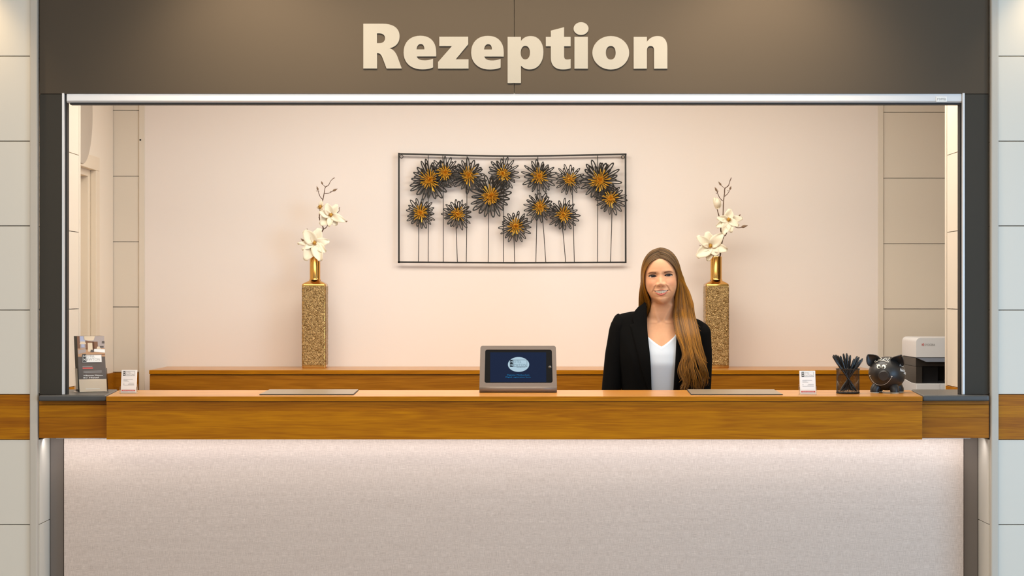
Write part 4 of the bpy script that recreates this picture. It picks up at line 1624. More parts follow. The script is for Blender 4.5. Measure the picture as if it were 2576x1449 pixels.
stroke('painted_smile', [(222, 790), (260, 870), (330, 970), (430, 1040), (545, 1065), (660, 1045), (760, 985), (840, 890), (880, 812)], 0.36)
stroke('painted_smile', [(222, 772), (235, 790), (250, 765)], 0.5)
stroke('painted_smile', [(855, 795), (880, 812), (902, 808)], 0.6)
stroke('painted_bow', [(575, 340), (520, 330), (470, 350), (400, 382), (378, 370), (400, 330), (440, 295), (430, 265), (455, 250), (520, 262), (560, 258), (578, 285), (548, 310), (500, 305), (470, 290)], 0.62)
stroke('painted_bow', [(575, 335), (640, 300), (690, 262), (760, 268), (825, 256), (790, 300), (750, 325), (770, 350), (782, 388), (720, 365), (650, 345), (575, 335)], 0.6)
stroke('painted_bow', [(590, 345), (640, 330), (700, 320), (730, 290), (690, 285), (620, 322)], 0.4)
for (x, y, rx, ry, px_, py_) in ((492, 512, 56, 68, 500, 535), (642, 520, 62, 66, 632, 545)):
    mb = MB()
    ring = [hit(*PX(x+rx*math.cos(a), y-ry*math.sin(a)), 0.0004)[0] for a in np.linspace(0, 2*math.pi, 24, endpoint=False)]
    mb.add(ring, [tuple(range(24))])
    ey = mb.build('painted_eye', M['chalk'], pg)
    mb = MB()
    ring = [hit(*PX(px_+33*math.cos(a), py_-37*math.sin(a)), 0.0010)[0] for a in np.linspace(0, 2*math.pi, 18, endpoint=False)]
    mb.add(ring, [tuple(range(18))])
    mb.build('painted_pupil', M['pen'], ey)
    mb = MB()
    ring = [hit(*PX(px_-8+11*math.cos(a), py_+8-12*math.sin(a)), 0.0014)[0] for a in np.linspace(0, 2*math.pi, 12, endpoint=False)]
    mb.add(ring, [tuple(range(12))])
    mb.build('painted_glint', M['pig_in'], ey)
stroke('painted_lash', [(425, 440), (450, 458), (475, 452)], 0.6)
stroke('painted_lash', [(690, 468), (715, 462), (738, 450)], 0.5)
for txt, x, y, w_, h_ in (('Ne', 1120, 500, 105, 95), ('Neis', 1130, 650, 135, 85), ('as', 1235, 725, 62, 60)):
    vs_, fs = text_mesh(txt, 0.02)
    mb = MB()
    mb.add([hit(*PX(x+a*w_+b*10, y-b*h_+a*30), 0.0006)[0] for a, b in vs_], fs)
    mb.build('painted_word', M['ink_white'], pg)

# ------------------------------------------------------------------ copier
sP = (D+1.5)/F
cxl = P(2304.7, 900, 1.5).x
cp = empty('copier', (cxl+0.26, 1.66, 0), None, 'white floor-standing copier with a dark output bay behind the right pier', 'printer')
zt_ = P(0, 850, 1.5).z
zl = P(0, 899, 1.5).z
zb1 = P(0, 910.5, 1.5).z
zb2 = P(0, 921.8, 1.5).z
zlo = P(0, 965, 1.5).z
xr_ = cxl+0.52
r_ = 0.02
arc = [(cxl+r_-r_*math.cos(a), zt_-r_+r_*math.sin(a)) for a in np.linspace(0, math.pi/2, 7)]
arc2 = [(xr_-r_+r_*math.cos(a), zt_-r_+r_*math.sin(a)) for a in np.linspace(math.pi/2, 0, 7)]
mb = MB()
mb.prism([(cxl, zl)]+arc+arc2+[(xr_, zl)], 'y', 1.5, 1.80)
mb.build('scanner_lid', M['print_white'], cp, smooth=True, angle=30)
mb = MB()
mb.box(cxl+0.006, xr_-0.006, 1.508, 1.80, zl-0.003, zl)
mb.build('lid_seam', M['rubber'], cp)
mb = MB()
mb.prism([(cxl+0.004, zl-.003), (cxl+0.045, zb1), (xr_-.005, zb1), (xr_-.005, zl-.003)], 'y', 1.497, 1.52)
mb.build('control_strip', M['print_blue'], cp, bevel=.001)
mb = MB()
mb.box(cxl+0.003, xr_-.005, 1.52, 1.80, zb2, zl-.003)
mb.build('dark_band', M['print_dark'], cp, bevel=.001)
mb = MB()
mb.box(cxl+0.003, cxl+0.03, 1.515, 1.80, zlo, zb2-0.001)
mb.box(cxl+0.0301, xr_-.005, 1.62, 1.80, zlo, zb2-0.001)
mb.build('output_bay', M['print_dark'], cp)
mb = MB()
mb.box(cxl+0.031, cxl+0.105, 1.53, 1.619, zlo, zb2-0.001)
mb.build('inner_column', M['print_black'], cp)
mb = MB()
mb.box(cxl+.106, xr_-.006, 1.53, 1.619, zlo+0.0002, zlo+0.012)
mb.build('output_tray', M['print_black'], cp)
mb = MB()
mb.prism([(1.50, 0.02), (1.80, 0.02), (1.80, zlo+0.013), (1.62, zlo), (1.50, zlo-.0005)], 'x', cxl+0.001, cxl+0.108)
mb.build('lower_body', M['print_white'], cp, bevel=.002)
mb = MB()
mb.box(cxl+0.1092, xr_, 1.50, 1.80, 0.02, zlo-.0005)
mb.build('paper_drawer', M['print_white'], cp, bevel=.002)
o_ = P(2318, 871, 1.499)
mb = MB()
ux, uz = Vector((1, 0, 0)), Vector((0, 0, 1))
put_text(mb, 'KYOCERA', o_, ux, uz, 7.9*sP, 1.0*sP, 26.5*sP, 5.2*sP, 0)
for k, (a, b) in enumerate(((0.5, 4.6), (0.5, 2.0), (3.6, 6.2), (3.6, 0.6))):
    put_rect(mb, o_, ux, uz, a*sP, b*sP, 2.3*sP, 1.5*sP, 1)
put_rect(mb, o_, ux, uz, 2.6*sP, 3.2*sP, 1.8*sP, 1.8*sP, 1)
put_rect(mb, o_, ux, uz, 4.4*sP, 2.2*sP, 1.2*sP, 3.8*sP, 1)
mb.build('badge_print', [M['ink_grey'], M['ink_red']], cp)
# ------------------------------------------------------------------ person
SPX = F/(D+0.91)          # photo pixels per metre where the person stands
YP = 0.91


def pw(x, f, z):
    """person space (px right, px towards the room, px up; origin between the ears at eye height) -> world"""
    return Vector(((1663-U0+x)/SPX, YP-f/SPX, ZC+(V0-694.5+z)/SPX))


person = empty('person', (pw(0, 0, 0).x, YP, 0), None, 'smiling person with long brown hair, black blazer and white top behind the counter', 'person')
YAW, ROLL = math.radians(6.5), math.radians(3.2)


def head(pts):
    """turn and tilt the head; the neck follows less and less"""
    p = np.array(pts, dtype=float).reshape(-1, 3)
    x, f, z = p[:, 0], p[:, 1], p[:, 2]
    wgt = np.clip((z+112)/42.0, 0, 1)
    wgt = wgt*wgt*(3-2*wgt)
    cy_, sy_ = np.cos(YAW*wgt), np.sin(YAW*wgt)
    x1 = x*cy_-f*sy_
    f1 = f*cy_+x*sy_
    cr_, sr_ = np.cos(ROLL*wgt), np.sin(ROLL*wgt)
    x2 = x1*cr_-z*sr_*np.where(z > -75, 1, np.clip((z+112)/37, 0, 1))
    z2 = z+x1*sr_
    return np.stack([x2, f1, z2], 1)


def tow(p):
    p = np.array(p).reshape(-1, 3)
    out = np.empty_like(p)
    out[:, 0] = (1663-U0+p[:, 0])/SPX
    out[:, 1] = YP-p[:, 1]/SPX
    out[:, 2] = ZC+(V0-694.5+p[:, 2])/SPX
    return out


# rows of the body: front (f,z), side (f,z,halfwidth), back (f,z)
BT = np.array([
    # ff   fz    sf   sz   w    bf   bz
    [-8, 66.5, -8, 66.5, 0.5, -9, 66.5],
    [8, 65, -8, 65, 14, -24, 65],
    [24, 60, -8, 60, 27, -40, 60],
    [38, 51, -8, 51, 34, -48, 51],
    [47, 39, -7, 39, 39.5, -54, 39],
    [51.5, 25, -6, 25, 42.0, -58, 25],
    [52.5, 12, -5, 12, 44, -59, 12],
    [51, 0, -4, 0, 44.4, -57, 0],
    [50.5, -10, -3, -10, 44.2, -53, -10],
    [50.5, -20, -2, -20, 43.2, -49, -19],
    [50.5, -30, 0, -29, 40.6, -45, -27],
    [50.5, -40, 2, -38, 36.5, -42, -34],
    [50, -49, 2, -43.5, 33.5, -40, -40],
    [49, -57, 0, -48.5, 31.5, -38.5, -45],
    [46.5, -63.5, -3, -52.5, 30, -38, -49],
    [41, -67.6, -6, -56, 29, -38, -53],
    [30, -68.8, -8, -60, 29, -38, -57],
    [18, -70, -9, -65, 29, -39, -61],
    [10.5, -75, -8, -75, 29.5, -40, -67],
    [7, -85, -11, -85, 30, -42, -77],
    [5.5, -96, -14, -95, 31.5, -45, -88],
    [4.5, -107, -17, -104, 36, -50, -97],
    [6, -116, -20, -111, 52, -56, -105],
    [11, -127, -22, -121, 76, -60, -117],
    [17, -140, -22, -136, 94, -63, -134],
    [26, -160, -20, -156, 99, -65, -154],
    [38, -194, -19, -190, 100, -68, -190],
    [42, -220, -18, -220, 92, -66, -220],
    [37, -252, -16, -252, 85, -62, -252],
    [30, -300, -14, -300, 76, -56, -300],
    [30, -345, -14, -345, 86, -62, -345],
    [30, -400, -16, -400, 100, -72, -400],
    [22, -455, -18, -455, 96, -66, -455],
    [6, -480, -18, -480, 60, -44, -480],
    [-18, -486, -18, -486, 0.5, -19, -486]], dtype=float)


def crom(T, t):
    n = len(T)
    i = np.clip(np.floor(t).astype(int), 0, n-2)
    u = (t-i)[:, None]
    p0, p1, p2, p3 = T[np.clip(i-1, 0, n-1)], T[i], T[i+1], T[np.clip(i+2, 0, n-1)]
    return 0.5*((2*p1)+(p2-p0)*u+(2*p0-5*p1+4*p2-p3)*u*u+(3*p1-p0-3*p2+p3)*u**3)


ts = np.concatenate([np.linspace(0, 3, 14)[:-1], np.linspace(3, 7, 62)[:-1], np.linspace(7, 16, 112)[:-1], np.linspace(16, 27, 80)[:-1], np.linspace(27, 34, 30)])
rowsT = crom(BT, ts)
phi = np.linspace(0, 2*math.pi, 201)[:-1]
thv = phi-0.62*np.sin(phi)          # columns crowd around the face
C_, S_ = np.cos(thv), np.sin(thv)
KX = np.interp(ts, [10.5, 12, 13, 14, 15, 16, 17, 18], [0, .06, .16, .34, .44, .42, .25, 0])[:, None]
X = rowsT[:, 4:5]*S_[None]*(1-KX*np.clip(C_[None], 0, 1))
blend = np.where(C_ > 0, C_, -C_)[None]
Ff = rowsT[:, 2:3]+np.where(C_[None] > 0, rowsT[:, 0:1]-rowsT[:, 2:3], rowsT[:, 5:6]-rowsT[:, 2:3])*blend
Zz = rowsT[:, 3:4]+np.where(C_[None] > 0, rowsT[:, 1:2]-rowsT[:, 3:4], rowsT[:, 6:7]-rowsT[:, 3:4])*blend**1.5
front = np.clip(C_[None]*1.6, 0, 1)*(np.ones_like(X))
ga = lambda x, z, cx, cz, sx_, sz_: np.exp(-((x-cx)/sx_)**2/2-((z-cz)/sz_)**2/2)
sst = lambda a, b, v: np.clip((v-a)/(b-a), 0, 1)**2*(3-2*np.clip((v-a)/(b-a), 0, 1))
dF = np.zeros_like(X)
x, z = X.copy(), Zz.copy()
ax_ = np.abs(x)
facem = (rowsT[:, 1:2] > -66) & (z > -66)
# nose
hz = np.interp(z, [-30.5, -28, -26, -23, -19.5, -16, -10, -4, 2, 7, 11], [0, 2.2, 5.0, 8.9, 10.8, 10.2, 7.6, 4.6, 2.8, 1.4, 0])
sxn = np.interp(z, [-27, -20, -14, -4, 4, 10], [6.4, 6.4, 5.2, 4.6, 5.0, 6.5])
dF += hz*np.exp(-(ax_/sxn)**2.3/1.6)
dF += 4.0*ga(ax_, z, 8.2, -21.8, 3.2, 3.2)
dF -= 1.2*ga(ax_, z, 4.2, -26.0, 1.7, 1.2)
dF -= 1.2*ga(ax_, z, 11.8, -20.5, 1.7, 4.0)
# eye sockets, brows, cheeks
dF -= 4.6*ga(ax_, z, 19, 2.0, 9.5, 5.2)
dF -= 2.0*ga(ax_, z, 9.5, 2.5, 3.2, 4.0)
dF += 1.6*ga(ax_, z, 17, 10.5, 11, 3.0)
dF += 3.4*ga(ax_, z, 24.5, -19, 9.0, 7.5)
dF += 0.6*ga(ax_, z, 20.0, -5.2, 7.5, 2.2)
dF -= 0.25*ga(ax_, z, 18.5, -8.2, 7.0, 1.6)
# lids bulge over the eyeball
dF += 3.0*ga(ax_, z, 19.6, 0.6, 8.2, 3.6)
# smile folds
ft = np.clip((-z-21)/19.0, 0, 1)
fx = 11.0+11.5*ft**0.85
dF -= 1.25*np.exp(-((ax_-fx)/1.25)**2/2)*sst(-20, -24, z)*sst(-43, -38, z)
dF += 0.9*np.exp(-((ax_-fx-4.0)/2.8)**2/2)*sst(-20, -24, z)*sst(-43, -38, z)
# mouth region
dF += 2.6*ga(x, z, 0, -40, 17, 7.5)
dF -= 0.8*ga(x, z, 0, -30.5, 1.6, 3.4)
ml = np.clip(ax_/18.0, 0, 1)
zup = -36.0-0.5*(1-ml**2)+0.3*ml**4
zlo = -43.6+7.5*ml**2.0
up_top = zup+2.3*(1-ml**2.0)+0.3*np.exp(-((ax_-4)/2.5)**2)
lo_bot = zlo-5.6*(1-ml**1.7)
inlip = ax_ < 18
dF += np.where(inlip, 1.5*np.exp(-((z-(zup+up_top)/2)/1.1)**2)*(1-ml**3), 0)
dF += np.where(inlip, 2.6*np.exp(-((z-(zlo+lo_bot)/2)/2.2)**2)*(1-ml**2), 0)
dF -= 1.6*ga(x, z, 0, -52.0, 9, 1.8)
dF += 2.6*ga(x, z, 0, -59.5, 8.5, 5.0)
dF -= 1.6*ga(ax_, z, 20.0, -36.6, 1.6, 1.4)
dF += 0.8*ga(ax_, z, 22.5, -38.0, 2.0, 3.0)
Fsurf = Ff+np.where(facem, dF*front, 0)
# mouth opening and eye openings are carved
mo = np.minimum(zup-z, z-zlo)
openm = np.where(inlip & facem & (C_[None] > 0), sst(-0.25, 0.5, mo), 0)
Fo = Fsurf-openm*7.0
EX = 19.8
exn = (ax_-EX)/9.6
outer_up = 0.02*(ax_-EX)
ezu = 0.2+outer_up+3.2*np.clip(1-np.abs(exn)**2.2, 0, 1)**0.8
ezl = 0.0+outer_up-2.4*np.clip(1-np.abs(exn)**2.0, 0, 1)
eo = np.minimum(ezu-z, z-ezl)
opene = np.where((np.abs(exn) < 1) & (C_[None] > 0) & (z > -9) & (z < 9), sst(-0.3, 0.35, eo), 0)
Fo = Fo-opene*4.2
# collar bones, neck cords, breastbone
cx_m = (z < -70) & (C_[None] > 0)
dN = np.zeros_like(X)
for sgn in (-1, 1):
    zc_ = -116.5-0.02*np.abs(x)+0.0012*x*x
    dN += 2.0*np.exp(-((z-zc_)/3.0)**2)*sst(7, 14, sgn*x)*sst(75, 50, sgn*x)
    tcord = np.clip((-z-72)/42, 0, 1)
    dN += 1.3*np.exp(-((sgn*x-(24-17*tcord))/3.6)**2)*sst(-68, -78, z)*sst(-119, -112, z)
dN -= 2.6*ga(x, z, 0, -114, 5.5, 4.5)
dN -= 1.4*ga(ax_, z, 22, -109, 8, 4)
dN -= 2.2*ga(x, z, 0, -176, 5.0, 13)
dN += 1.2*ga(ax_, z, 17, -178, 9, 14)
Fo = Fo+np.where(cx_m, dN, 0)

# own colours of the skin, plus shade painted into smile folds and nostrils
SK = np.array(lin((230, 170, 126))[:3])
def mixc(c, col, a):
    return c*(1-a[..., None])+np.array(lin(col)[:3])*a[..., None]
colr = np.tile(SK, X.shape+(1,))
fr = front*facem
colr = mixc(colr, (226, 150, 118), 0.55*fr*ga(ax_, z, 27, -17, 9, 8))
colr = mixc(colr, (226, 158, 128), 0.35*fr*ga(x, z, 0, -20, 6, 5))
colr = mixc(colr, (168, 112, 88), 0.55*fr*ga(ax_, z, 20, 3.6, 9, 2.6))
colr = mixc(colr, (176, 120, 96), 0.40*fr*ga(ax_, z, 20, -3.6, 8, 1.5))
colr = mixc(colr, (120, 70, 52), 0.6*fr*ga(ax_, z, 4.2, -26.2, 1.4, 0.8))
colr = mixc(colr, (186, 128, 102), 0.45*fr*np.exp(-((ax_-fx)/0.9)**2/2)*sst(-20, -24, z)*sst(-43, -38, z))
lipu = np.where(inlip, sst(-.4, .5, np.minimum(up_top-z, z-zup+.5)), 0.0)*fr
lipl = np.where(inlip, sst(-.5, .7, np.minimum(z-lo_bot, zlo+.5-z)), 0.0)*fr
colr = mixc(colr, (176, 92, 82), 0.85*lipu)
colr = mixc(colr, (214, 112, 100), 0.88*lipl)
colr = mixc(colr, (44, 16, 12), np.where(openm > 0.35, 1.0, openm*0.8))
colr = mixc(colr, (60, 34, 28), np.where(opene > 0.2, 1.0, 0.0))
brz = np.interp(ax_, [9, 13, 17, 21, 25, 29, 32], [7.4, 8.6, 9.5, 9.9, 9.5, 8.2, 6.8])
brh = np.interp(ax_, [9.3, 11, 16, 24, 31, 32], [0.0, 2.1, 2.2, 1.6, 0.5, 0.0])
colr = mixc(colr, (104, 64, 38), 0.85*fr*np.where(brh > 0.05, np.exp(-((z-brz)/np.maximum(brh, .05))**4), 0))
nrow, ncol = X.shape
pts = head(np.stack([X, Fo, Zz], -1))
bodyv = tow(pts)
colr = np.concatenate([colr.reshape(-1, 3), np.ones((nrow*ncol, 1))], 1)
ii, jj = np.meshgrid(np.arange(nrow-1), np.arange(ncol), indexing='ij')
j2 = (jj+1) % ncol
faces = np.stack([ii*ncol+jj, (ii+1)*ncol+jj, (ii+1)*ncol+j2, ii*ncol+j2], -1).reshape(-1, 4)
body = MB()
body.v = [tuple(v) for v in bodyv]
body.f = [tuple(int(i) for i in f) for f in faces]
body.m = [0]*len(body.f)
body.c = [tuple(c) for c in colr]
skc = tuple(SK)+(1.0,)


def limb(path, rad, n=16, flat=1.0, mb=None, col=skc):
    (mb or body).tube([pw(*p) for p in path], [r/SPX for r in rad], n, col=col, flat=flat)


def hand(wr, out):
    """wr: wrist point, hand hanging down, fingers a little curled"""
    x0, f0, z0 = wr
    limb([(x0, f0, z0+6), (x0+out*1, f0+2, z0-12), (x0+out*1.5, f0+3, z0-30), (x0+out*1.5, f0+4, z0-46), (x0+out*1.5, f0+5, z0-52)], [15, 17, 23, 24, 18], 14, flat=0.45)
    for k, (df, L) in enumerate(((17, 40), (6, 46), (-6, 43), (-16, 33))):
        b = (x0+out*1.5, f0+4+df, z0-46)
        limb([b, (b[0]+out*0.5, b[1]+1, b[2]-L*.42), (b[0]-out*3, b[1]+2, b[2]-L*.75), (b[0]-out*8, b[1]+2, b[2]-L)], [5.6, 5.2, 4.6, 3.2], 9)
    limb([(x0, f0+14, z0-14), (x0-out*3, f0+26, z0-30), (x0-out*7, f0+29, z0-46), (x0-out*11, f0+27, z0-58)], [8, 6.6, 5.8, 4.0], 9)


ARM = {-1: [(-93, -22, -136), (-103, -22, -160), (-112, -22, -210), (-121, -20, -262), (-126, -16, -305), (-124, 2, -350), (-118, 22, -400), (-113, 34, -440)],
       1: [(97, -22, -150), (102, -22, -170), (104, -22, -215), (102, -20, -270), (100, -16, -312), (100, 2, -355), (101, 22, -405), (102, 34, -445)]}
for sgn in (-1, 1):
    limb(ARM[sgn], [15, 20, 19, 17.5, 17, 16.5, 13, 10.5])
    hand(ARM[sgn][-1], sgn)
    x_ = sgn*44
    limb([(x_, -18, -420), (x_, -16, -500), (x_*.95, -14, -640), (x_*.92, -16, -700), (x_*.9, -22, -790), (x_*.88, -24, -900), (x_*.88, -22, -925)], [52, 50, 36, 33, 32, 20, 19])
for sgn in (-1, 1):      # ears
    e = np.array([[sgn*41, -4, 4], [sgn*43.5, -8, 8], [sgn*44.5, -12, 3], [sgn*44, -11, -5], [sgn*43, -7, -12], [sgn*41.5, -3, -19], [sgn*40.5, -1, -15]])
    e = head(e)
    body.tube([pw(*p) for p in e], [r/SPX for r in (2, 3.2, 3.6, 3.4, 3.6, 3.6, 1.8)], 8, col=skc)
body.build('body', M['skin'], person, smooth=True, angle=180)

# eyeballs
RE = 7.4
for sgn in (-1, 1):
    # surface depth at the middle of the opening
    k = np.argmin((X-sgn*EX)**2+(Zz-0.2)**2+(C_[None] < 0)*1e6)
    fs_ = Fsurf.ravel()[k]
    ec_ = np.array([sgn*EX, fs_-1.3-RE, 0.2+outer_up.ravel()[k]])
    nu, nv = 40, 30
    vv, cc_ = [], []
    near = lambda xx, zz: Fsurf.ravel()[np.argmin((X-xx)**2+(Zz-zz)**2+(C_[None] < 0)*1e6)]
    for i in range(nv+1):
        ph = math.pi*i/nv*0.55
        for kk in range(nu):
            a = 2*math.pi*kk/nu
            d_ = np.array([math.sin(ph)*math.cos(a), math.cos(ph), math.sin(ph)*math.sin(a)])
            p_ = ec_+d_*np.array([11.0, RE, 8.0])
            p_[1] = min(p_[1], near(p_[0], p_[2])-0.75)
            vv.append(p_)
            ang = math.hypot(d_[0]*11.0-0.7, d_[2]*8.0+0.1)/7.6
            if ang < 0.20: cl = (10, 8, 8)
            elif ang < 0.50: cl = (52, 30, 18)
            elif ang < 0.57: cl = (26, 16, 12)
            else: cl = (200, 184, 172)
            cc_.append(lin(cl))
    w_ = tow(head(vv))
    mb = MB()
    fs = [(i*nu+q_, (i+1)*nu+q_, (i+1)*nu+(q_+1) % nu, i*nu+(q_+1) % nu) for i in range(nv) for q_ in range(nu)]
    mb.add([tuple(p) for p in w_], fs, 0, cc_)
    mb.build('eye', M['eye'], person, smooth=True, angle=180)

    def skin_at(xx, zz):
        k_ = np.argmin((X-xx)**2+(Zz-zz)**2+(C_[None] < 0)*1e6)
        return Fsurf.ravel()[k_]
    # lash line with a small wing
    mb = MB()
    lp = []
    for u_ in np.linspace(-1, 1.12, 15):
        xx = EX+9.6*u_
        zz = 0.2+0.02*(xx-EX)+3.2*max(0, 1-min(1, abs(u_))**2.2)**0.8 + (0.6*(u_-1)/.12 if u_ > 1 else 0)
        lp.append((sgn*xx, skin_at(sgn*xx, zz)+0.5, zz+0.25))
    mb.tube([Vector(p) for p in tow(head(lp))], [r/SPX for r in np.interp(np.linspace(-1, 1, 15), [-1, -.5, .3, .8, 1], [0.3, 0.65, 1.2, 1.25, 0.4])], 6)
    for u_ in np.linspace(-0.6, 1.0, 15):
        xx = EX+9.6*u_
        zz = 0.2+0.02*(xx-EX)+3.2*max(0, 1-min(1, abs(u_))**2.2)**0.8
        f0 = skin_at(sgn*xx, zz)+0.7
        a_, b_, c__ = (sgn*xx, f0, zz+.2), (sgn*(xx+0.9*(u_+.2)), f0+1.6, zz+0.9), (sgn*(xx+2.0*(u_+.2)), f0+2.4, zz+2.1)
        mb.tube([Vector(p) for p in tow(head([a_, b_, c__]))], [0.22/SPX, 0.18/SPX, 0.06/SPX], 4)
    mb.build('eyelashes', M['lash'], person, smooth=True)
    mb = MB()
    bp_ = []
    for xx in np.linspace(9.8, 31.5, 14):
        zz = np.interp(xx, [9, 13, 17, 21, 25, 29, 32], [7.4, 8.6, 9.5, 9.9, 9.5, 8.2, 6.8])
        bp_.append((sgn*xx, skin_at(sgn*xx, zz)-0.7, zz))
    mb.tube([Vector(p) for p in tow(head(bp_))], [r/SPX for r in np.interp(np.linspace(0, 1, 14), [0, .1, .4, .8, 1], [0.8, 1.5, 1.55, 0.95, 0.2])], 8, flat=1.0, ref=(0, 1, 0))
    mb.build('eyebrow', M['brow'], person, smooth=True)

# teeth
mb = MB()
xw = [-14.6, -11.8, -8.6, -4.3, 0, 4.3, 8.6, 11.8, 14.6]
fb_ = 50.8+0.6
for k in range(8):
    a, b = xw[k], xw[k+1]
    rows = []
    for i in range(6):
        t_ = i/5
        zt_i = -35.0
        ml_ = abs((a+b)/2)/18
        zb_i = -43.0+6.4*ml_**2.1
        zz = zt_i+(zb_i-zt_i)*t_
        row = []
        for j in range(7):
            s_ = j/6
            xx = a+(b-a)*s_
            rnd = 0.28*(2*s_-1)**2*(1+t_)
            ff_ = fb_-0.021*xx*xx-rnd
            row.append((xx, ff_, zz+(0.45*(2*s_-1)**4 if i == 5 else 0)))
        rows.append(row)
    w_ = tow(head([p for r in rows for p in r])).reshape(6, 7, 3)
    mb.grid([[tuple(p) for p in r] for r in w_])
mb.build('teeth', M['teeth'], person, smooth=True, angle=50)

# earring under the ear on the left of the picture
ep = head([[-42.0, 1.5, -19.5]])[0]
mb = MB()
for dx_, dz_ in ((0, 0), (1.3, .6), (-1.0, 1.2), (.3, -1.8), (-.8, -3.2), (1.0, -2.8)):
    mb.ball(pw(ep[0]+dx_, ep[1]+1.2, ep[2]+dz_), 0.9/SPX, 8, 6)
mb.build('earring', M['ring'], person, smooth=True)

# ---- white top: front of the torso below a V neckline
fcz = lambda zz: np.interp(zz, [-460, -400, -345, -300, -252, -220, -194, -160, -140, -127, -116], [24, 30, 30, 30, 37, 42, 38, 26, 17, 11, 6])
wcz = lambda zz: np.interp(zz, [-460, -400, -345, -300, -252, -220, -194, -154, -131, -119], [96, 100, 86, 76, 85, 92, 100, 108, 106, 84])


def front_f(xx, zz, off, wadd=0.0):
    w_ = wcz(zz)+wadd
    return -19+(fcz(zz)+off+19)*math.sqrt(max(0.0, 1-(xx/w_)**2))


rows = []
nx = 41
for i in range(46):
    t_ = i/45
    row = []
    for j in range(nx):
        q_ = j/(nx-1)*2-1
        xx = -2+q_*62
        zn_ = -176.5+26.0*(min(abs(xx+2), 34)/34)**1.22+max(0, abs(xx+2)-34)*1.5
        zz = zn_+(-470-zn_)*t_**1.0
        row.append(tuple(tow([[xx, front_f(xx, zz, 2.0+1.2*math.exp(-t_*60)), zz]])[0]))
    rows.append(row)
mb = MB()
mb.grid(rows)
mb.build('white_top', M['top'], person, smooth=True, angle=180, solid=0.0025)

# ---- blazer
BZ = np.array([  # z, w, front, side, back, opening left, opening right
    [-76, 37, 10, -16, -50, -36.0, 36.0],
    [-84, 40, 10, -16, -54, -36.3, 36.3],
    [-92, 54, 10, -17, -58, -36.4, 36.4],
    [-98, 78, 10, -18, -61, -36.4, 36.4],
    [-104, 98, 10, -19, -64, -36.4, 36.4],
    [-111, 110, 11, -20, -67, -36.4, 36.4],
    [-120, 114, 14, -20, -69, -36.2, 36.4],
    [-135, 115, 20, -20, -71, -36.0, 36.4],
    [-160, 113, 32, -20, -72, -34.5, 36.0],
    [-200, 108, 46, -19, -72, -31.0, 33.0],
    [-225, 104, 49, -18, -70, -29.5, 31.0],
    [-255, 100, 46, -17, -67, -28.0, 29.5],
    [-300, 97, 40, -16, -64, -26.5, 27.5],
    [-360, 104, 41, -16, -70, -24, 26],
    [-420, 114, 42, -17, -76, -18, 24],
    [-465, 118, 40, -18, -78, -6, 26]], dtype=float)
tb = np.concatenate([np.linspace(0, 8, 41)[:-1], np.linspace(8, 15, 42)])
bt = crom(BZ, tb)
ncb = 90


def tilt(xx, zz):
    k_ = float(np.clip((zz+260)/120, 0, 1))*float(np.clip((-72-zz)/25, 0, 1))
    return zz-0.080*xx*k_


def bz_front(xx, zz, off=0.0):
    r = [np.interp(-zz, -BZ[:, 0], BZ[:, k]) for k in range(1, 5)]
    w_, ff_, sf_, bf_ = r
    return sf_+(ff_+off-sf_)*math.sqrt(max(0.0, 1-(xx/w_)**2))


rows = []
for r in bt:
    zz, w_, ff_, sf_, bf_, xl, xr2 = r
    a0 = math.asin(np.clip(xl/w_, -1, 1))        # left edge of the opening, negative
    a1 = math.asin(np.clip(xr2/w_, -1, 1))
    row = []
    for j in range(ncb):
        t_ = j/(ncb-1)
        th_ = a1+(2*math.pi+a0-a1)*t_             # right edge, round the back, to the left edge
        xx = w_*math.sin(th_)
        c_ = math.cos(th_)
        ff2 = sf_+((ff_-sf_) if c_ > 0 else (sf_-bf_))*c_
        crease = 1.3*math.sin(xx*0.22+zz*0.05)*math.sin(zz*0.035)*float(np.clip((-120-zz)/60, 0, 1))
        row.append(tuple(tow([[xx, ff2+crease*(1 if c_ > 0 else -1), tilt(xx, zz)]])[0]))
    rows.append(row)
mb = MB()
mb.grid(rows)
bl = mb.build('blazer', M['blazer'], person, smooth=True, angle=180, solid=0.005)
SL = {-1: [(-97, -20, -104), (-99.5, -20, -107.5), (-101, -21, -121), (-105, -22, -142), (-109, -22, -170), (-115, -22, -205), (-119.5, -21, -245), (-123.5, -19, -285), (-126, -15, -318), (-124, 3, -352), (-118, 22, -398), (-114, 31, -425)],
      1: [(101, -20, -127), (102.5, -20, -129.5), (104, -21, -140), (103, -22, -156), (104, -22, -185), (105, -22, -220), (104, -21, -258), (102, -19, -292), (101, -15, -322), (101, 3, -355), (102, 22, -402), (103, 31, -428)]}
for sgn in (-1, 1):
    mb = MB()
    pth = []
    for i, p in enumerate(SL[sgn]):
        pth.append(p)
    fine = crom(np.array(pth, dtype=float), np.linspace(0, len(pth)-1, 60))
    rr = np.interp(np.linspace(0, len(pth)-1, 60), range(len(pth)), [10, 18, 23.5, 25.5, 26, 25.5, 25, 24.5, 24, 22, 19, 17.5])
    rr = rr*(1+0.018*np.sin(np.linspace(0, 34, 60))*np.linspace(0, 1, 60))
    mb.tube([pw(*p) for p in fine], [r/SPX for r in rr], 26, ref=(1, 0, 0), flat=1.0)
    mb.build('sleeve', M['blazer'], bl, smooth=True, angle=180)
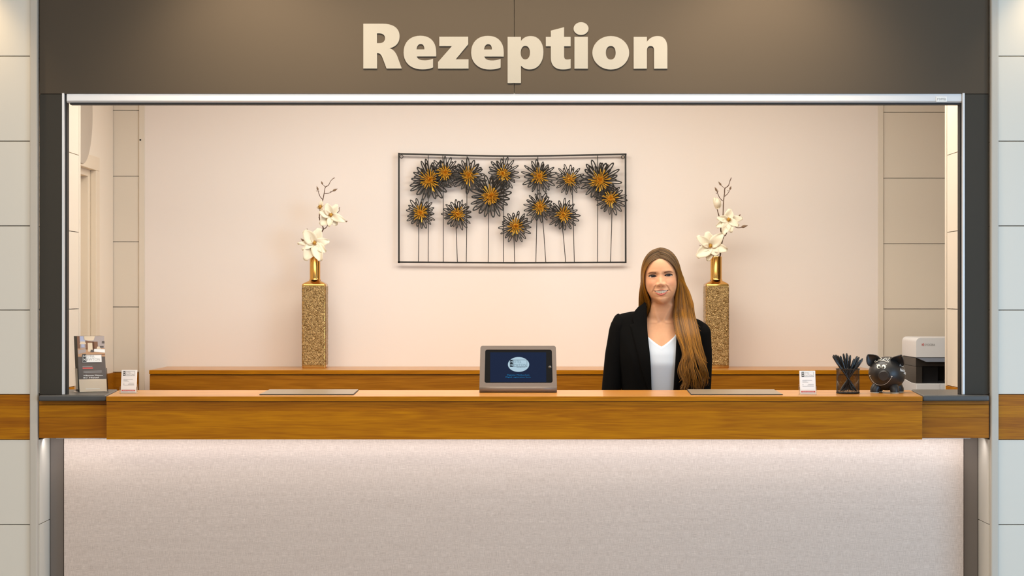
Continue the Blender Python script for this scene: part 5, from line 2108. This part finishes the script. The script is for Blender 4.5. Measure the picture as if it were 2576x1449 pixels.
# lapels: fold-over sheets along the opening
LAPL = [  # inner edge x, outer edge x, z (left of the picture)
    (-36, -37.5, -62), (-36.4, -45, -70), (-36.6, -58, -80), (-36.6, -66, -92), (-36.6, -71, -104), (-36.6, -74, -116), (-36.4, -67, -124.5), (-36.4, -78.5, -128.5),
    (-36.2, -76, -140), (-35.5, -72, -156), (-34.2, -67, -175), (-32.6, -61, -197), (-31.2, -55.5, -220), (-29.6, -48, -246), (-28.4, -40, -270), (-27.4, -33, -288), (-26.4, -27.5, -302)]
for sgn in (-1, 1):
    rows = []
    for xi_, xo_, zz in LAPL:
        if sgn > 0:
            xi_, xo_ = -xi_, -xo_
        row = []
        for j in range(9):
            t_ = j/8
            xx = xi_+(xo_-xi_)*t_
            zr_ = zz+ (1-t_)*0.0
            if zz > -100:
                # collar wraps up round the neck
                ff2 = np.interp(zz, [-100, -80, -62], [bz_front(xx, -104, 3), 2.0-0.20*(abs(xx)-36), -12])
            else:
                ff2 = bz_front(xx, zz, 4.0)+1.5*math.sin(t_*3.1)
            row.append(tuple(tow([[xx+0.6*sgn*0, ff2, tilt(xx, zr_)]])[0]))
        rows.append(row)
    mb = MB()
    mb.grid(rows)
    mb.build('lapel', M['blazer'], bl, smooth=True, angle=180, solid=0.004)

# trousers and shoes
tr_ = MB()
for sgn in (-1, 1):
    x_ = sgn*44
    tr_.tube([pw(*p) for p in [(x_, -18, -400), (x_, -17, -480), (x_*.96, -15, -640), (x_*.94, -18, -760), (x_*.92, -22, -880), (x_*.92, -22, -935)]], [r/SPX for r in (56, 55, 42, 38, 36, 38)], 22, ref=(1, 0, 0))
tr_.build('trousers', M['blazer'], person, smooth=True)
for sgn in (-1, 1):
    b0 = pw(sgn*40, -40, 0)
    mb = MB()
    mb.tube([Vector((b0.x, YP+.05, .045)), Vector((b0.x, YP+.0, .055)), Vector((b0.x, YP-.08, .04)), Vector((b0.x+sgn*.01, YP-.16, .026)), Vector((b0.x+sgn*.012, YP-.19, .022))], [.036, .044, .042, .038, .016], 16, flat=1.0)
    for i, v in enumerate(mb.v):
        mb.v[i] = (v[0], v[1], max(0.001, v[2]))
    mb.build('shoe', M['pen'], person, smooth=True)

# ---- hair
HC = np.array([0, -4, 4.0])
HR = np.array([46.5, 59.0, 64.0])


def skull(d_, off):
    d_ = np.array(d_, float)
    d_ /= np.linalg.norm(d_)
    r = 1/math.sqrt(((d_/HR)**2).sum())
    return HC+d_*(r+off)


def slerp(a, b, t_):
    a = a/np.linalg.norm(a)
    b = b/np.linalg.norm(b)
    om = math.acos(np.clip(a @ b, -1, 1))
    if om < 1e-4:
        return a
    return (math.sin((1-t_)*om)*a+math.sin(t_*om)*b)/math.sin(om)


def over_head(sgn, a, n, off):
    """strand over the skull: parting -> side of the head; a=0 along the face, a=1 at the back"""
    f0 = 47*(1-a)-46*a
    z0 = 46+19*math.sin(math.pi*min(1, max(0, a*1.05)))**0.7 if a < .95 else 46
    R_ = np.array([sgn*0.2, f0, z0])-HC
    if sgn > 0:
        S_pt = np.array([42.3+13*a, 27-52*a**0.8, 3-9*a])
    else:
        xs_ = np.interp(a, [0, .25, .5, .75, 1], [42.3, 48, 51.5, 42, 18])
        fs_ = np.interp(a, [0, .25, .5, .75, 1], [27, 8, -14, -40, -54])
        S_pt = np.array([-xs_, fs_, 4-14*a])
    S2 = S_pt-HC
    M_ = (R_+S2)/2+np.array([sgn*9, 7, 13])*(1-a)**1.3
    gap = S_pt-skull(S2, off)
    out = []
    for i in range(n):
        t_ = i/(n-1)
        d_ = slerp(slerp(R_, M_, t_), slerp(M_, S2, t_), t_)
        lift = 1.6*math.sin(math.pi*min(1, t_*1.4))
        out.append(skull(d_, off+lift)+gap*t_**2.2)
    return out


def gp(tab, zz):
    return np.interp(-zz, [-t_[0] for t_ in tab], [t_[1] for t_ in tab])


# outline of the falling hair (right of the picture), in person px
R_IN = [(-2, 42.5), (-20, 42), (-36, 38.5), (-50, 33.5), (-68, 30), (-86, 30), (-115, 31), (-148, 36), (-168, 43), (-196, 50), (-225, 45), (-253, 52), (-285, 64)]
R_OUT = [(-2, 55), (-20, 60.5), (-45, 68.5), (-75, 77), (-100, 84), (-130, 90), (-160, 93), (-193, 97), (-219, 106), (-240, 103), (-262, 97), (-285, 94)]
L_IN = [(-2, -42.5), (-20, -42.3), (-36, -39), (-50, -33), (-68, -29), (-84, -30), (-110, -33)]
L_OUT = [(-2, -52), (-20, -55.5), (-45, -58.5), (-75, -61), (-100, -62), (-118, -62)]
STR_R, STR_L = [], []


LOCK = [dict(ph=0.4, fr=0.050, am=7.5, end=-268), dict(ph=2.0, fr=0.044, am=6.0, end=-246), dict(ph=3.9, fr=0.052, am=8.0, end=-282),
        dict(ph=5.2, fr=0.046, am=6.5, end=-286), dict(ph=1.2, fr=0.055, am=8.5, end=-276), dict(ph=4.6, fr=0.042, am=7.0, end=-284),
        dict(ph=2.9, fr=0.050, am=9.0, end=-270), dict(ph=0.2, fr=0.047, am=7.5, end=-262)]

FLICK = [-5, 4, -16, -20, -8, 6, 14, 10]


def fall(sgn, a, p0, n, zend, seed, calm=1.0):
    """from the side of the head downwards"""
    q_ = a
    pts = []
    r2_ = np.random.default_rng(seed)
    L_ = LOCK[int(np.clip(q_*8+r2_.normal(0, .25)*calm, 0, 7.99))]
    ph = L_['ph']+r2_.normal(0, .22)*calm
    amp = L_['am']*r2_.uniform(.7, 1.2)
    stray = r2_.normal(0, 2.0)*calm
    qc = (int(np.clip(q_*8, 0, 7))+.5)/8
    for i in range(1, n+1):
        t_ = i/n
        zz = p0[2]+(zend-p0[2])*t_
        ti, to = (R_IN, R_OUT) if sgn > 0 else (L_IN, L_OUT)
        xi_, xo_ = gp(ti, zz), gp(to, zz)
        wv = float(np.clip((-zz-150)/90, 0, 1))
        qq = q_+(qc-q_)*0.55*wv
        xx = xi_+(xo_-xi_)*qq
        if sgn > 0:
            fq = np.interp(-zz, [0, 50, 90, 115, 150, 200, 240, 285], [p0[1], p0[1]*.6-2, 4, 20, 42, 60, 60, 57])
            fq += (0.5-abs(q_-.5))*np.interp(-zz, [0, 60, 150, 285], [0, 5, 9, 12])
            w2 = wv**1.3
            xx += amp*w2*math.sin((-zz-150)*L_['fr']+ph)+stray*w2
            fq += amp*.6*w2*math.cos((-zz-150)*L_['fr']+ph)
            xx += FLICK[int(np.clip(q_*8, 0, 7))]*max(0, (t_-.78)/.22)**1.6*r2_.uniform(.6, 1.3)*calm
            # long shallow wave higher up
            xx += 1.6*math.sin(-zz*0.03+q_*9)*float(np.clip((-zz-40)/60, 0, 1))
        else:
            fq = np.interp(-zz, [0, 50, 90, 120], [p0[1], p0[1]*.7-6, -22, -34])
        bl_ = min(1, t_*n/8.0)
        bl_ = bl_*bl_*(3-2*bl_)
        pts.append(np.array([p0[0]*(1-bl_)+xx*bl_, p0[1]*(1-bl_)+fq*bl_, zz]))
    return pts


def smooth_line(p, k):
    p = np.array(p, dtype=float)
    for _ in range(k):
        p[1:-1] = p[1:-1]*.5+(p[:-2]+p[2:])*.25
    return p


def hcol(t_, base, zz):
    """root to tip colour: ash brown at the parting, golden brown lengths"""
    root = np.array(lin((108, 78, 44))[:3])
    mid = np.array(lin((152, 98, 22))[:3])
    tip_ = np.array(lin((164, 110, 42))[:3])
    c_ = root*(1-sst(0.12, .36, t_))+mid*sst(0.12, .36, t_)
    c_ = c_*(1-sst(.7, 1, t_))+tip_*sst(.7, 1, t_)
    c_ = c_*base*0.84
    return (float(c_[0]), float(c_[1]), float(c_[2]), 1.0)


hair = MB()
NS = 760
for k in range(NS):
    sgn = 1 if k < 480 else -1
    a = rng.random()**0.9
    if k % 7 == 0:
        a = a*0.10
    off = rng.uniform(1.0, 3.2)
    top_ = over_head(sgn, a, 18, off)
    p0 = top_[-1]
    if sgn > 0:
        lk = LOCK[int(np.clip(a*8, 0, 7.99))]
        zend = lk['end']+rng.uniform(-6, 16) if rng.random() > .14 else -205-rng.random()*45
        q_ = np.clip(a*1.02+rng.normal(0, .045), 0, 1)
        pts = top_+fall(1, q_, p0, 50, zend, k)
    else:
        zend = -105-rng.random()*14
        q_ = np.clip(1-(a-.5)*2, 0, 1) if a > .5 else np.clip(a*2*.85+rng.normal(0, .08)+.1, 0, 1)
        pts = top_+fall(-1, q_, p0, 22, zend, k)
    pts = smooth_line(pts, 5)
    m_ = len(pts)
    hp = head(pts)
    base = rng.choice([0.40, 0.62, 0.85, 1.05, 1.35, 1.8], p=[.18, .22, .24, .2, .11, .05])
    tt = np.linspace(0, 1, m_)
    rad = np.interp(tt, [0, .06, .5, .8, 1], [0.4, 0.8, 1.0, 0.9, 0.3])*rng.uniform(.6, 1.3)
    hair.tube([Vector(p) for p in tow(hp)], list(rad/SPX), 5, cap=False, col=[hcol(t_, base, 0) for t_ in tt])
# broad locks that carry the ends
for k in range(34):
    q_ = (k+.5)/34
    top_ = over_head(1, q_, 18, 0.8)
    lk = LOCK[int(min(7, q_*8))]
    pts = smooth_line(top_+fall(1, q_, top_[-1], 50, lk['end']+10+(k % 3)*7, 40+k, 0.55), 5)
    pts[18:, 1] -= 1.5
    hp = head(pts)
    tt = np.linspace(0, 1, len(hp))
    rad = np.interp(tt, [0, .1, .5, .8, 1], [0.5, 1.6, 3.0, 2.6, 0.3])
    base = (0.62, 0.95, 0.78, 1.2)[k % 4]
    hair.tube([Vector(p) for p in tow(hp)], list(rad/SPX), 7, cap=False, flat=0.4, ref=(0, 1, 0), col=[hcol(t_, base, 0) for t_ in tt])
# loose thin hairs around the outline
for k in range(12):
    sgn = 1 if k % 3 else -1
    top_ = over_head(sgn, rng.uniform(.2, .6), 18, rng.uniform(3.0, 4.2))
    pts = top_+fall(sgn, rng.uniform(.7, .97), top_[-1], 40 if sgn > 0 else 20, rng.uniform(-200, -120) if sgn > 0 else rng.uniform(-70, -40), 900+k)
    hp = head(smooth_line(pts, 5))
    hair.tube([Vector(p) for p in tow(hp)], [0.22/SPX]*len(hp), 3, cap=False, col=[hcol(t_, 1.1, 0) for t_ in np.linspace(0, 1, len(hp))])
# an under-layer so that no skull or gap shows between the strands
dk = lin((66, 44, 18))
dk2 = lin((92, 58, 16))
for sgn in (-1, 1):
    rows = []
    for a in np.linspace(0, .93 if sgn > 0 else 1, 30):
        top_ = over_head(sgn, a, 18, 0.5)
        rows.append([tuple(p) for p in tow(head(top_))])
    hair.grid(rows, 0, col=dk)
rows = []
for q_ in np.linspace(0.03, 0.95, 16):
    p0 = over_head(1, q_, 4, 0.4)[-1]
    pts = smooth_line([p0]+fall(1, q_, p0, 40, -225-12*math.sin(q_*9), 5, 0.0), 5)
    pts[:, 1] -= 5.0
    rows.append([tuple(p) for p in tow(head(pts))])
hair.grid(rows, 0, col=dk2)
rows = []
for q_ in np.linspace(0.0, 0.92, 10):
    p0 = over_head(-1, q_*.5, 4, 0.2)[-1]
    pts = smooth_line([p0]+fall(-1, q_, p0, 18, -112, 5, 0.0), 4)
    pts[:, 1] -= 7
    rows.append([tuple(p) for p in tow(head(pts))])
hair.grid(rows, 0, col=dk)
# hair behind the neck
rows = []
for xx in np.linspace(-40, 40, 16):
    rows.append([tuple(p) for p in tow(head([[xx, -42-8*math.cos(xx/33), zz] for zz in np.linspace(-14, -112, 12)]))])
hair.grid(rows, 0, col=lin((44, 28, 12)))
hair.build('hair', M['hair'], person, smooth=True, angle=180)
